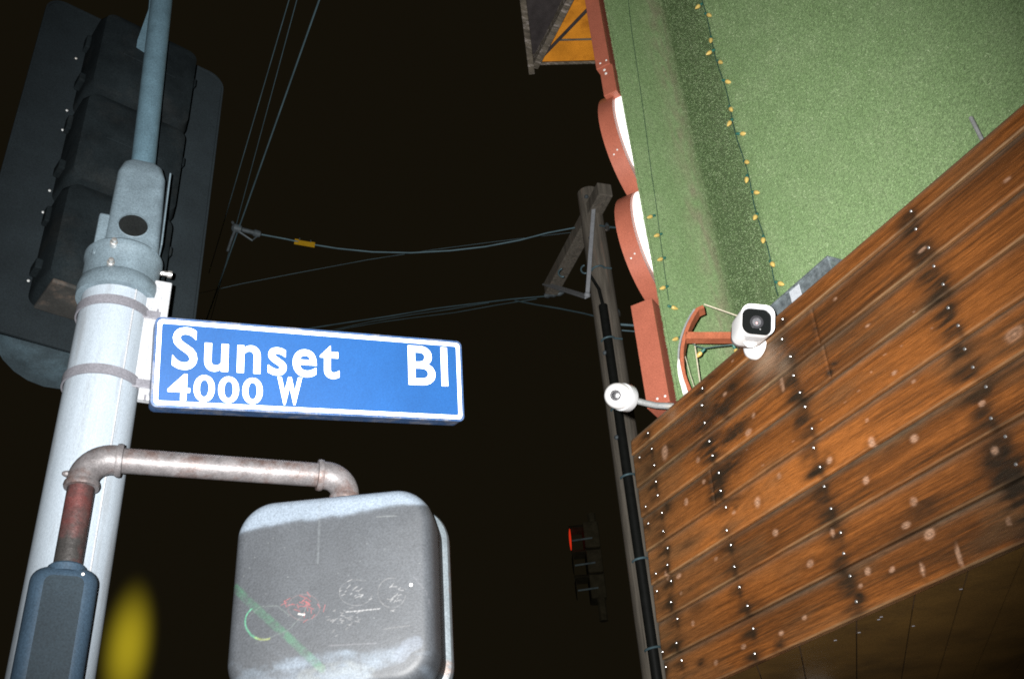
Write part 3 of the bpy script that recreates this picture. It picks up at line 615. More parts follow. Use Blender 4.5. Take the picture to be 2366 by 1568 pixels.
mk("hinge_tab", rbox(db + ZL * 0.046 - da * 0.006 + XL * 0.0, da, np.cross(ZL, da), ZL, 0.02, 0.02, 0.016, 0.003), MT['whitep'], dom)
mk("pipe", tube([db - da * .002, at(1492, 931, 3.87), at(1515, 936, 3.89), at(1556, 938, 3.90)], 0.0125, 12), MT['conduit'], dom, smooth=True)

# ------------------------------------------------------------------ galvanised box and rod behind the parapet
ptl = onpl(1776, 716, BP(0, 0.125, 0), NW); ptr = onpl(1912, 590, BP(0, 0.125, 0), NW); ztop = (ptl[2] + ptr[2]) / 2
tl_, tr_ = float(np.dot(ptl - C3, XL)), float(np.dot(ptr - C3, XL))
gb = root("metal_box", "galvanised metal box with pale label behind the plank parapet", "metal box", BP((tl_ + tr_) / 2, .175, 3.456))
mk("case", rbox(BP((tl_ + tr_) / 2 - .1, .175, (ztop + 3.456) / 2), XL, YL, ZL, tr_ - tl_ + .2, .10, ztop - 3.456, .004, 1), MT['galv'], gb)
mk("lid_flange", rbox(BP((tl_ + tr_) / 2 - .1, .172, ztop - .003), XL, YL, ZL, tr_ - tl_ + .210, .108, .010, .002, 1), MT['galv'], gb)
pl_ = onpl(1838, 678, BP(0, .1235, 0), NW); mk("label_plate", rbox(pl_, XL, YL, ZL, .052, .003, .060, .001, 1), MT['paper'], gb)
r1 = onpl(2243, 272, BP(0, .16, 0), NW); r2 = onpl(2280, 345, BP(0, .16, 0), NW)
rod = mk("metal_rod", tube([r1, r2], 0.006, 10), MT['conduit'], None, loc=r2); tag(rod, "short pale metal rod sticking up behind the cap board", "rod")
# glass lamp on the soffit
lp = hz(1886, 1585, 2.4645)
lamp = root("soffit_lamp", "small pale dome lamp fixed under the dark soffit", "lamp", lp)
mk("ring", lathe(lp, -ZL, [(.075, -.002), (.078, .008), (.068, .014), (.06, .013)], 32), MT['conduit'], lamp, smooth=True)
mk("glass_dome", lathe(lp, -ZL, [(.062, .010), (.060, .024), (.048, .040), (.028, .050), (.004, .054)], 32), MT['paper'], lamp, smooth=True)

# ================================================================== street pole
PA, PH = -26.0, 2.17
PC = azi(PA, PH); pr_ = nrm(-PC); prt = np.array([-pr_[1], pr_[0], 0.0])      # toward the camera; to the right
if prt[0] < 0: prt = -prt
def zp(x, y, h=PH): return vat(x, y, h)[2]
pole = root("signal_pole", "light grey galvanised street pole with clamp casting and thin mast on top", "pole", PC)
ztopp = zp(275, 660)
mk("shaft", tube([PC + ZL * z for z in np.linspace(0, ztopp, 14)], [0.084 - 0.004 * i / 13 for i in range(14)], 48), MT['pole'], pole, smooth=True)
mk("base_flange", lathe(PC, ZL, [(.16, 0), (.16, .03), (.10, .05), (.086, .12)], 40), MT['pole'], pole, smooth=True)
seam_p = PC + (pr_ * math.cos(rad(28)) + prt * math.sin(rad(28))) * 0.0805
mk("weld_seam", tube([seam_p + ZL * 0.1, seam_p + ZL * ztopp], 0.0025, 6), MT['bracket'], pole)
zc0 = zp(275, 640, PH); zc1 = zp(285, 560, PH)
ax_m = nrm(ZL - 0.02 * prt)
mk("collar", lathe(PC + ZL * (zc0 - 0.058), ZL, [(.081, -.02), (.094, -.018), (.096, .0), (.094, .022), (.0885, .028), (.088, .085), (.092, .092), (.0925, .108), (.088, .114), (.070, .116)], 48), MT['cast'], pole, smooth=True)
zb = zc0 + 0.045
box_c0 = PC + pr_ * 0.012 + prt * 0.012
bt = zp(320, 362, PH - 0.06) ; 
rings = []
for z, w, d in ((zb, .128, .12), (zb + .05, .126, .118), (zb + .12, .124, .11), (bt - .055, .118, .10), (bt - .015, .10, .085), (bt, .075, .07)):
    c = box_c0 + ZL * z - prt * 0.02 * (z - zb)
    rings.append([c + prt * a + pr_ * b for a, b in rrect(w, d, .018, 4)])
mk("slip_fitter", loft(rings), MT['cast'], pole, smooth=True)
mk("side_lug", rbox(box_c0 - prt * 0.062 + ZL * (zb + .035), prt, pr_, ZL, .05, .09, .13, .006), MT['cast'], pole)
mk("door_edge", rbox(box_c0 + prt * 0.0645 + ZL * (zb + (bt - zb) * .47) + pr_ * .03, prt, pr_, ZL - prt * .02, .004, .06, (bt - zb) * .78, .001, 1), MT['cast'], pole)
hp = onpl(308, 522, box_c0 + pr_ * 0.0595, pr_)
mk("hand_hole", lathe(hp - pr_ * 0.01, pr_, [(.034, 0), (.034, .011), (.030, .0112), (.0, .0105)], 28), MT['black_hole'], pole)
v_, f_ = lathe(hp - pr_ * 0.004, pr_, [(.033, 0.002), (.036, 0.004), (.0375, .0065), (.0345, .0075), (.033, 0.002)], 32); mk("hole_rim", (v_, f_[:-2]), MT['cast'], pole, smooth=True)
for x, y in ((263, 560), (256, 606)):
    p = vat(x, y, PH - 0.095); mk("bolt", J(lathe(p, pr_, [(.009, -.012), (.009, .002), (.0065, .003), (.006, .013), (.002, .014)], 10)), MT['steel'], pole, smooth=True)
p = PC + prt * .088 + ZL * zp(362, 628); mk("bolt", lathe(p, prt, [(.007, 0), (.007, .018), (.010, .0185), (.010, .028), (.004, .030)], 10), MT['steel'], pole, smooth=True)
m0 = box_c0 + ZL * (bt - .02) - prt * 0.005; m1 = vat(378, -40, PH)
mk("mast", tube([m0, m0 + (m1 - m0) * .5, m1 + (m1 - m0) * .6], [.031, .031, .031], 24), MT['mast'], pole, smooth=True)
q0 = vat(338, 70, PH + .02)
mk("mast_bracket", prism([vat(318, 92, PH + .03), vat(345, 104, PH + .03), vat(372, 0, PH + .03), vat(374, -60, PH + .03), vat(350, -60, PH + .03), vat(344, 20, PH + .03)], np.array([-PC[0], -PC[1], 0]) * -0.02), MT['mast'], pole)

# ------------------------------------------------------------------ blue street name sign
SC_ = np.array([-0.4743, 2.0454, 2.9625]); SX = nrm([0.9022, 0.4219, 0.089]); SZ = np.array([0.0247, -0.2566, 0.9662]); SZ = nrm(SZ - np.dot(SZ, SX) * SX); SN = np.cross(SX, SZ)
if np.dot(SN, O - SC_) < 0: SN = -SN                                  # toward the reader
SW, SH, ST = 0.746, 0.207, 0.046
sign = root("street_sign", "blue street name sign with white lettering and border bracketed to the pole", "street sign", SC_ - SX * SW / 2)
def SP(a, b, o=0.0): return SC_ + SX * a + SZ * b + SN * o
def s_uv(x, y):
    p = onpl(x, y, SC_, SN); return float(np.dot(p - SC_, SX)), float(np.dot(p - SC_, SZ))
out = rrect(SW, SH, .012, 5)
mk("panel", prism([SP(a, b, -ST) for a, b in out], SN * ST), MT['blue'], sign)
out2 = rrect(SW + .006, SH + .006, .014, 5); inn = rrect(SW - .004, SH - .004, .010, 5)
def frame_between(o_, i_, z0, z1):
    n = len(o_); V_ = [SP(*q, z0) for q in o_] + [SP(*q, z1) for q in o_] + [SP(*q, z1) for q in i_] + [SP(*q, z0) for q in i_]; Fc = []
    for j in range(n):
        q = (j + 1) % n
        for r in range(3): Fc.append((r * n + j, r * n + q, (r + 1) * n + q, (r + 1) * n + j))
        Fc.append((3 * n + j, 3 * n + q, q, j))
    return np.array(V_), Fc
mk("edge_frame", frame_between(out2, inn, -ST - .001, 0.0006), MT['blue_edge'], sign)
bo = rrect(SW - .006, SH - .006, .010, 5); bi = rrect(SW - .024, SH - .024, .005, 5)
mk("border", frame_between(bo, bi, 0.0003, 0.0014), MT['sheet'], sign)
def lettering(word, x0, y0, x1, y1, x2, y2, bold=0.03, label=None):
    """word fitted between bottom-left (x0,y0), bottom-right (x1,y1) and a cap-height point (x2,y2)"""
    cu = bpy.data.curves.new("lettering", 'FONT'); cu.body = word; cu.size = 1.0; cu.offset = bold; cu.extrude = 0.0; cu.resolution_u = 6; cu.space_character = 1.12
    tmp = bpy.data.objects.new("tmp", cu); COL.objects.link(tmp); dg = bpy.context.evaluated_depsgraph_get(); dg.update()
    me = bpy.data.meshes.new_from_object(tmp.evaluated_get(dg)); bpy.data.objects.remove(tmp); 
    v = np.array([q.co[:] for q in me.vertices]); f = [tuple(p.vertices) for p in me.polygons]; bpy.data.meshes.remove(me)
    a0, b0 = s_uv(x0, y0); a1, b1 = s_uv(x1, y1); a2, b2 = s_uv(x2, y2)
    mn, mx = v.min(0), v.max(0); u = (v[:, 0] - mn[0]) / (mx[0] - mn[0]); w = (v[:, 1] - mn[1]) / (mx[1] - mn[1])
    base = b0 + (b1 - b0) * u; h = b2 - b0
    P = np.array([SP(a0 + (a1 - a0) * uu, bb + h * ww_, 0.0012) for uu, bb, ww_ in zip(u, base, w)])
    mk("lettering", (P, f), MT['sheet'], sign, label=label)
lettering("Sunset", 396, 852, 784, 876, 396, 754, .015, "white word Sunset")
lettering("Bl", 944, 888, 1035, 892, 944, 798, .015, "white abbreviation Bl")
lettering("4000", 386, 924, 606, 934, 386, 862, .018, "white block number 4000")
lettering("W", 640, 934, 697, 936, 640, 870, .04, "white letter W")
# mounting channel, straps, arms
zb0, zb1 = zp(307, 940), zp(350, 668); bcx = PC + prt * 0.098 + pr_ * 0.035
mk("channel", rbox(bcx + ZL * (zb0 + zb1) / 2, prt, pr_, ZL, .040, .020, zb1 - zb0, .003), MT['bracket'], sign)
mk("channel_flange", rbox(bcx - prt * .026 + ZL * (zb0 + zb1) / 2 + pr_ * .006, prt, pr_, ZL, .030, .010, (zb1 - zb0) * .82, .002), MT['bracket'], sign)
for x, y in ((306, 912), (330, 712), (303, 745)):
    p = vat(x, y, PH - .05); mk("slot", rbox(bcx + pr_ * .0105 + ZL * p[2] - prt * .004, prt, pr_, ZL, .005, .002, .016), MT['strap'], sign)
for y in (712, 876):
    z = zp(262, y - 14, PH - .07)
    v_, f_ = lathe(PC + ZL * z, ZL, [(.0825, -.012), (.0865, -.012), (.0865, .012), (.0825, .012), (.0825, -.012)], 48); mk("strap", (v_, f_[:-2]), MT['strap'], sign, smooth=True)
    mk("strap_tail", rbox(bcx - prt * .022 + ZL * (z - .004) + pr_ * .014, prt, pr_, ZL, .05, .004, .022, .001), MT['strap'], sign)
for b in (.088, -.052):
    e = SP(-SW / 2 - .001, b, -.02); s_ = np.array([bcx[0], bcx[1], e[2]]) + prt * .012; mk("arm", tube([s_, e + SX * .012], .011, 10), MT['bracket'], sign)

# ------------------------------------------------------------------ pedestrian signal seen from behind
PX = nrm([math.cos(rad(-2.1)), math.sin(rad(-2.1)), 0]); PY = np.array([-PX[1], PX[0], 0.0])     # right; away
zT = 2.555; pa = hz(600, 1172, zT); pb = hz(965, 1136, zT)
q_l = hz(546, 1200, zT); q_r = hz(1000, 1175, zT)
xl = float(np.dot(hz(549, 1177, zT) - pa, PX)); xr = float(np.dot(hz(1001, 1133, zT) - pa, PX)); PWd = xr - xl; PHt = 0.405; PD = 0.17
pcn = pa + PX * ((xl + xr) / 2 - .006); pcn = pcn - ZL * (PHt / 2 - .022)                                              # centre of the rear face
ped = root("pedestrian_signal", "black pedestrian signal head seen from behind, scrawled with green and red", "pedestrian signal", pcn + PY * .1 - ZL * PHt / 2)
def prr(w, h, r, o, n=480): return [pcn + PX * a + ZL * b + PY * o for a, b in rrect_u(w, h, r, n)]
def plocal(x, y):
    p = onpl(x, y, pcn, PY); return np.array([float(np.dot(p - pcn, PX)), float(np.dot(p - pcn, ZL))])
shell = []
for sfrac in np.linspace(0.012, 1, 130):
    w, h = (PWd - .052) * sfrac, (PHt - .052) * sfrac; shell.append(prr(w, h, .052 * sfrac, 0.006 * sfrac ** 4))
for ins, o in ((.023, .0065), (.020, .0072), (.017, .0085), (.0135, .0105), (.010, .0135), (.007, .0175), (.004, .023), (.002, .030), (0.0, .040), (-.001, .08), (-.002, PD - .02)):
    shell.append(prr(PWd - 2 * ins, PHt - 2 * ins, .078 - ins, o))
hs = mk("housing", loft(shell), MT['housing'], ped, smooth='all')
co = np.array([v.co[:] for v in hs.data.vertices]); cw = co + np.array(WM[ped].translation)
X_ = (cw - pcn) @ PX; Z_ = (cw - pcn) @ ZL
shellc = np.array([0.092, 0.112, 0.136]); paintc = np.array([0.0265, 0.0295, 0.0335])
rag = 0.018 * (fbm(X_ * 28, Z_ * 28, 5, 4) - 0.5)
tl = plocal(700, 1205)[1]
edge_top = plocal(600, 1216)[1] + (plocal(960, 1160)[1] - plocal(600, 1216)[1]) * (X_ - plocal(600, 1216)[0]) / (plocal(960, 1160)[0] - plocal(600, 1216)[0])
mk_t = 1 / (1 + np.exp(-(Z_ - edge_top + rag * 0.9) / 0.0022)); 
botz = plocal(700, 1515)[1]; mk_b = 1 / (1 + np.exp(-(botz - Z_ + rag * 2.0) / 0.003)) * np.clip(fbm(X_ * 16, Z_ * 34, 15, 4) * 3.4 - 1.35, 0, 1)
pc_ = paintc * (0.86 + 0.3 * fbm(X_ * 12, Z_ * 12, 25, 4))[:, None]
cc = pc_ * (1 - mk_t)[:, None] + shellc * mk_t[:, None]
cc = cc * (1 - mk_b)[:, None] + (shellc * 0.72) * mk_b[:, None]
def stroke(pts, w, colr, s=1.0, soft=0.0008, rough=0.0):
    global cc
    P = [plocal(*p) for p in pts]; d = np.full(len(X_), 9.0)
    for a_, b_ in zip(P[:-1], P[1:]):
        ab = b_ - a_; t_ = np.clip(((X_ - a_[0]) * ab[0] + (Z_ - a_[1]) * ab[1]) / (ab @ ab + 1e-9), 0, 1)
        d = np.minimum(d, np.hypot(X_ - a_[0] - t_ * ab[0], Z_ - a_[1] - t_ * ab[1]))
    m = np.clip(1 - (d - w / 2) / soft, 0, 1) * s * 0.36
    if rough: m = m * np.clip(fbm(X_ * 90, Z_ * 90, 35, 3) * (1 + rough) * 1.3 - rough * 0.6, 0, 1)
    cc = cc * (1 - m)[:, None] + np.array(colr) * m[:, None]
def oval(cx_, cy_, rx, ry, a0=0, a1=360, n=30, rot=0): 
    o_ = []
    for t_ in np.linspace(rad(a0), rad(a1), n):
        u_, v2 = rx * math.cos(t_), ry * math.sin(t_); o_.append((cx_ + u_ * math.cos(rot) - v2 * math.sin(rot), cy_ + u_ * math.sin(rot) + v2 * math.cos(rot)))
    return o_
stroke([(538, 1352), (600, 1412), (665, 1470), (742, 1542)], .011, (.022, .115, .050), .85, .004, .5)
stroke(oval(606, 1437, 42, 38, 80, 205, rot=.5), .0022, (.06, .30, .16), .9); stroke(oval(606, 1437, 42, 38, 40, 90, rot=.5), .002, (.25, .30, .05), .8)
stroke([(575, 1420), (600, 1400), (640, 1398), (668, 1420)], .0012, (.10, .12, .11), .7); stroke([(588, 1484), (625, 1470), (665, 1455), (700, 1420), (712, 1390)], .0012, (.09, .11, .10), .6)
for k in range(26):
    c_ = (702 + random.gauss(0, 17), 1396 + random.gauss(0, 14)); a_ = random.uniform(0, 6.28); l_ = random.uniform(6, 16)
    stroke([c_, (c_[0] + l_ * math.cos(a_), c_[1] + l_ * math.sin(a_))], .0014, (.20, .035, .035), .75)
stroke(oval(702, 1402, 37, 30), .0012, (.11, .07, .07), .6)
for cx_, cy_, rx, ry in ((822, 1368, 38, 30), (905, 1368, 32, 34)):
    stroke(oval(cx_, cy_, rx, ry, 10, 300), .0012, (.12, .12, .12), .7, rough=.4)
    for k in range(16):
        c_ = (cx_ + random.gauss(0, rx * .45), cy_ + random.gauss(6, ry * .4)); a_ = random.uniform(-.9, .3); l_ = random.uniform(3, 12)
        stroke([c_, (c_[0] + l_ * math.cos(a_), c_[1] + l_ * math.sin(a_))], .0012, (.19, .19, .19), .7)
for k in range(34):
    c_ = (790 + random.gauss(0, 28), 1432 + random.gauss(0, 16)); a_ = random.uniform(-1, .4); l_ = random.uniform(3, 9)
    stroke([c_, (c_[0] + l_ * math.cos(a_), c_[1] + l_ * math.sin(a_))], .0012, (.15, .15, .15), .6)
for k in range(9):
    x = 800 + k * 9; stroke([(x, 1413 - k * .9), (x + 5, 1412 - k * .9)], .0018, (.28, .28, .28), .8)
stroke([(690, 1417), (703, 1419)], .0026, (.5, .48, .46), .9)
stroke([(736, 1160), (737, 1230), (734, 1300)], .0022, (.085, .095, .10), .6, .002); stroke([(870, 1192), (915, 1190)], .0018, (.12, .13, .13), .7)
stroke([(885, 1452), (945, 1443)], .0012, (.11, .11, .11), .7); stroke([(760, 1490), (870, 1484)], .0014, (.10, .10, .11), .6)
stroke([(955, 1330), (985, 1365), (992, 1400)], .0014, (.09, .09, .10), .6)
stroke([(925, 1512), (940, 1492), (960, 1482)], .022, (.085, .10, .125), .9, .004)
stroke([(560, 1560), (640, 1535), (720, 1520), (800, 1512), (860, 1520)], .012, (.085, .11, .135), .7, .006, .6)
stroke([(700, 1562), (760, 1545), (800, 1540), (850, 1552)], .020, (.11, .12, .115), .8, .006, 1.0)
stroke([(742, 1518), (746, 1550)], .0024, (.02, .02, .022), .8); stroke([(828, 1510), (836, 1560)], .0028, (.02, .02, .022), .8)
for k in range(40):
    c_ = (random.uniform(560, 980), random.uniform(1180, 1560)); stroke([c_, (c_[0] + 1.5, c_[1])], random.uniform(.0008, .0018), (.13, .14, .14), .6)
put_colors(hs, cc)
for x, y, r in ((693, 1348, .0032), (949, 1349, .0034), (866, 1222, .002)):
    a_, b_ = plocal(x, y); mk("screw", dome(pcn + PX * a_ + ZL * b_ + PY * .002, -PY, r), MT['dirty'], ped)
mk("door_rim", loft([prr(PWd + .004, PHt + .004, .078, PD - .022), prr(PWd + .024, PHt + .024, .085, PD - .018), prr(PWd + .030, PHt + .030, .087, PD - .010), prr(PWd + .030, PHt + .030, .087, PD + .012), prr(PWd + .022, PHt + .022, .083, PD + .018)]), MT['rim'], ped, smooth=True)
mk("visor_hood", loft([prr(PWd + .012, PHt + .012, .08, PD + .016), prr(PWd + .012, PHt + .012, .08, PD + .07)]), MT['plastic'], ped, smooth=True)

# ------------------------------------------------------------------ pipe bracket between the heads
zA = 2.665; A_ = hz(262, 1062, zA); B_ = hz(752, 1098, zA); dAB = nrm(B_ - A_)
nipc = azi(-25.95, np.linalg.norm((A_ - dAB * .075)[:2]) ); 
pipe = root("pipe_bracket", "rusty steel pipe arm with elbows joining the two signal heads", "pipe", np.array([nipc[0], nipc[1], 2.3]))
rp = .0265
mk("arm_pipe", tube([A_ - dAB * .01, B_ + dAB * .01], rp, 28), MT['rust'], pipe, smooth=True)
def elbow(p, d_in, r_bend, name, m, rr=.031):
    """quarter bend from direction d_in (horizontal) at p down to vertical"""
    c = p - ZL * r_bend; pts = [c + ZL * r_bend * math.cos(t_) + d_in * r_bend * math.sin(t_) for t_ in np.linspace(0, math.pi / 2, 12)]
    e = mk(name, tube([p - d_in * .014] + pts + [pts[-1] - ZL * .012], rr, 28), m, pipe, smooth=True)
    def bead(c_, d_, r_):
        v_, f_ = lathe(c_, d_, [(rr * .9, -.007), (r_, -.006), (r_ + .0015, 0), (r_, .006), (rr * .9, .007)], 28); return v_, f_
    mk("bead", bead(p - d_in * .012, d_in, rr + .003), m, e, smooth=True); mk("bead", bead(pts[-1] - ZL * .010, ZL, rr + .003), m, e, smooth=True)
    return pts[-1]
eL = elbow(A_, -dAB, .052, "elbow", MT['rust']); eR = elbow(B_, dAB, .044, "elbow", MT['rust'])
mk("nipple", tube([eL + ZL * .01, np.array([eL[0], eL[1], 2.42])], rp, 28), MT['rust2'], pipe, smooth=True)
mk("nipple", tube([eR + ZL * .005, np.array([eR[0], eR[1], zT - .01])], rp, 28), MT['rust'], pipe, smooth=True)
mk("lock_nut", lathe(np.array([eR[0], eR[1], zT + .017]), ZL, [(.040, 0), (.040, .010), (.034, .013)], 20), MT['rim'], pipe, smooth=True)
mk("lug", dome(eL - dAB * .03 + pr_ * .004 + ZL * .012, -dAB, .007, .012), MT['rust'], pipe)
# ------------------------------------------------------------------ second head, seen edge-on
h2 = np.linalg.norm(eL[:2]) - .035
c2a = vat(75, 1297, h2); c2b = vat(236, 1301, h2); ew = nrm(np.array([c2b[0] - c2a[0], c2b[1] - c2a[1], 0])); ed_ = np.array([-ew[1], ew[0], 0.0])
ed_ = ed_ if ed_[1] > 0 else -ed_
W2 = float(np.dot(c2b - c2a, ew)); zt2 = (c2a[2] + c2b[2]) / 2
c2 = (c2a + c2b) / 2; c2[2] = zt2
head2 = root("pedestrian_signal", "dark signal head seen edge-on at the foot of the rusty elbow", "pedestrian signal", np.array([c2[0], c2[1], zt2 - .43]))
rings = []
for o_, ins in ((0.0, .024), (.006, .012), (.016, .004), (.03, 0), (.30, 0), (.33, .006), (.34, .02)):
    rings.append([c2 + ew * a + ZL * (b - .215) + ed_ * o_ for a, b in rrect(W2 - 2 * ins, .43 - 2 * ins, .030, 6)])
mk("housing", loft(rings), MT['plastic'], head2, smooth=True)
mk("side_panel", prism([c2 + ew * a + ZL * (b - .215) - ed_ * .0 for a, b in rrect(W2 - .052, .43 - .052, .015, 5)], -ed_ * .002), MT['sidep'], head2)
mk("top_hub", lathe(np.array([eL[0], eL[1], zt2 - .012]), ZL, [(.036, 0), (.035, .014), (.031, .018)], 24), MT['plastic'], head2, smooth=True)
mk("screw", dome(vat(192, 1325, h2 - .004), -ed_, .003), MT['dirty'], head2)
for x, y in ((42, 1540), (38, 1560), (48, 1512), (50, 1530)):
    mk("paint_chip", dome(vat(x, y, h2 + .012), nrm(-ed_ - ew), random.uniform(.004, .009), .002), MT['bracket'], head2)

# ------------------------------------------------------------------ vehicle signal seen from behind
VA = np.array([-1.20514, 2.02691, 0.0]); VX = np.array([math.cos(rad(42.1)), math.sin(rad(42.1)), 0.0]); VN = np.array([VX[1], -VX[0], 0.0])   # VN toward the camera
def VP(s, z, o=0.0): return VA + VX * s + ZL * z + VN * o
vs_ = root("traffic_signal", "dark back of a traffic signal with riveted backplate behind the pole", "traffic signal", VP(.13, 3.1))
s0, s1 = -.150, .4207; zb_, zt_ = 3.115, 4.305
def vr(w, h, r, o, sc_=(s0 + s1) / 2, zc=(zb_ + zt_) / 2): return [VP(sc_ + a, zc + b, o) for a, b in rrect(w, h, r, 8)]
mk("backplate", loft([vr(s1 - s0, zt_ - zb_, .055, -.002), vr(s1 - s0, zt_ - zb_, .055, .001)]), MT['plate'], vs_)
lip = loft([vr(s1 - s0, zt_ - zb_, .055, .0012), vr(s1 - s0, zt_ - zb_, .055, .006), vr(s1 - s0 - .012, zt_ - zb_ - .012, .05, .006), vr(s1 - s0 - .012, zt_ - zb_ - .012, .05, .0012)], caps=False); mk("plate_lip", lip, MT['plate'], vs_)
hc = (-.0256 + .2955) / 2 + .0; hw = .30
for k in range(3):
    zc = 3.215 + .165 + .335 * k
    sec = mk("housing_section", loft([vr(hw, .33, .03, .002, hc, zc), vr(hw, .33, .03, .10, hc, zc), vr(hw - .02, .31, .03, .135, hc, zc), vr(hw - .08, .25, .05, .15, hc, zc)]), MT['sighouse'], vs_, smooth=True)
    mk("rear_rib", rbox(VP(hc, zc, .152), VX, VN, ZL, .16, .006, .012, .002), MT['sighouse'], sec)
    for q in (-1, 1):
        mk("latch", rbox(VP(hc + q * (hw / 2 + .008), zc + .09 * q, .06), VX, VN, ZL, .018, .05, .03, .004), MT['sighouse'], sec)
        mk("hinge", rbox(VP(hc + q * (hw / 2 + .006), zc - .10 * q, .03), VX, VN, ZL, .014, .03, .05, .004), MT['sighouse'], sec)
    # tunnel visor on the far side
    N_ = 24; ring_o = []; 
    for o_, r in ((-.004, .155), (-.30, .165)):
        ring_o.append([VP(hc + r * math.cos(t_), zc - .045 + r * math.sin(t_), o_) for t_ in np.linspace(0, 2 * math.pi, N_, endpoint=False)])
    mk("visor", loft(ring_o, caps=False), MT['visor'], vs_, smooth=True)
mk("bottom_cap", rbox(VP(hc, 3.206, .085), VX, VN, ZL, .27, .14, .012, .004), MT['dustbot'], vs_)
mk("bottom_hub", lathe(VP(hc, 3.20, .09), -ZL, [(.05, 0), (.05, .03), (.035, .035), (.03, .06)], 20), MT['dustbot'], vs_, smooth=True)
for x, y in ((176, 135), (155, 255), (145, 300), (115, 440), (100, 490), (66, 648)):
    p = onpl(x, y, VP(0, 0, .003), VN); mk("rivet", dome(p, VN, .0040), MT['conduit'], vs_)
for x, y in ((410, 240), (393, 372), (391, 420), (378, 560), (371, 612)):
    p = onpl(x, y, VP(0, 0, .003), VN); mk("rivet", dome(p, VN, .003), MT['conduit'], vs_)
mk("mount_arm", tube([VP(hc, 3.9, .15), PC + ZL * 3.9 + pr_ * -.1], .02, 10), MT['sighouse'], vs_)
mk("mount_arm", tube([VP(hc, 3.36, .15), PC + ZL * 3.36], .02, 10), MT['sighouse'], vs_)

# ================================================================== utility pole across the street
UH = 10.0; UA = 6.585; UC = azi(UA, UH)
ut = root("utility_pole", "weathered wooden utility pole with crossarm and black cable riser", "utility pole", UC)
uz = vat(1362, 447, UH)[2]; toU = nrm(-UC); rtU = np.array([-toU[1], toU[0], 0.0]); rtU = rtU if rtU[0] > 0 else -rtU
mk("shaft", tube([UC + ZL * z for z in np.linspace(0, uz, 24)], [.175 - .03 * i / 23 for i in range(24)], 28), MT['polewood'], ut, smooth=True)
arm_z = vat(1385, 470, UH - .2)[2]
a0 = hz(1398, 437, arm_z); a1 = hz(1272, 668, arm_z); ad = nrm(a1 - a0); asd = np.cross(ZL, ad)
mk("crossarm", rbox((a0 + a1) / 2, ad, asd, ZL, np.linalg.norm(a1 - a0), .19, .20, .015), MT['polewood'], ut)
apex = vat(1357, 684, UH - .19)
def flat(name, p, q, w, t_, m):
    d = nrm(q - p); s_ = nrm(np.cross(d, toU)); mk(name, rbox((p + q) / 2, d, s_, np.cross(d, s_), np.linalg.norm(q - p), w, t_, .004, 1), m, ut)
flat("brace", apex, vat(1373, 462, UH - .22), .050, .02, MT['metalarm'])
flat("brace", apex + ZL * .0 - toU * .02, onpl(1258, 655, a1, nrm(-a1 * np.array([1, 1, 0]))), .075, .02, MT['metalarm'])
mk("brace_bolt", dome(apex + toU * .02, toU, .04, .04), MT['metalarm'], ut)
# riser and straps
def rz_(y): return vat(1400, y, UH - .2)[2]
rc = UC + toU * .155 + rtU * -.02
mk("riser", tube([rc + ZL * 0.2, rc + ZL * rz_(700)], .054, 14), MT['riser'], ut, smooth=True)
mk("riser_hook", tube([rc + ZL * rz_(700), rc + ZL * rz_(660) - rtU * .02, rc + ZL * rz_(625) - rtU * .10, rc + ZL * rz_(640) - rtU * .16], .022, 8), MT['riser'], ut, smooth=True)
for y in (615, 782, 945, 1104, 1300, 1508):
    z = rz_(y); pts = [rc + (rtU * math.cos(t_) * .075 + toU * (math.sin(t_) * .062 + .012)) + ZL * (z + .01 * math.cos(t_)) for t_ in np.linspace(0, math.pi, 12)]
    mk("strap", tube([pts[0] + rtU * .09 - toU * .04] + pts, .012, 8), MT['wire'], ut, smooth=True)
for x, y in ((1355, 455), (1398, 815), (1365, 550), (1412, 900), (1425, 1010)):
    p = vat(x, y, UH - .165); mk("bolt_plate", dome(p, toU, .030, .03), MT['hardware'], ut)
for x, y in ((1300, 630), (1352, 622)):
    p = at(x, y, np.linalg.norm(apex - O)); mk("cable_clip", tube([p + rtU * .05 * math.cos(t_) + ZL * .06 * math.sin(t_) for t_ in np.linspace(1.6, 4.9, 8)], .010, 6), MT['wire'], ut)
p = a1 + ZL * -.02; mk("insulator", lathe(at(1258, 683, np.linalg.norm(a1 - O)), rtU, [(.03, 0), (.045, .05), (.03, .08), (.045, .13), (.03, .17), (.04, .22), (.012, .28)], 14), MT['hardware'], ut, smooth=True)
mk("insulator", lathe(onpl(1305, 586, a1, nrm(-a1 * np.array([1, 1, 0]))), ZL, [(.02, 0), (.04, .03), (.025, .06), (.035, .09), (.01, .12)], 12), MT['hardware'], ut, smooth=True)

# ------------------------------------------------------------------ overhead wires
def wire(label, pts, r, name="overhead_wire"):
    o = mk(name, tube(pts, r, 6), MT['wire'], None, smooth=True, loc=pts[-1]); return tag(o, label, "wire", "overhead wires")
ZW = 9.2
def line_h(p, q, z, ext0=2.0, ext1=0.8):
    A, B = hz(*p, z), hz(*q, z); d = nrm(B - A); return [A - d * ext0, A, (A + B) / 2, B, B + d * ext1]
w1 = line_h((738, 0), (482, 725), ZW); wire("brightest overhead wire running from the top edge down behind the sign", w1, .0085)
wire("faint overhead wire left of the brightest one, ending near the backplate", line_h((668, 0), (508, 545), 9.6), .005)
wire("thin overhead wire close beside the brightest one at top", line_h((686, 0), (500, 690), 9.9), .0045)
jn = hz(545, 527, ZW); je = vat(1328, 528, UH - .1)
kx = [(545, 527), (600, 541), (660, 552), (705, 562), (780, 574), (860, 582), (950, 584), (1040, 579), (1120, 570), (1200, 555), (1265, 538), (1328, 526)]
dj, de = np.linalg.norm(jn - O), np.linalg.norm(je - O)
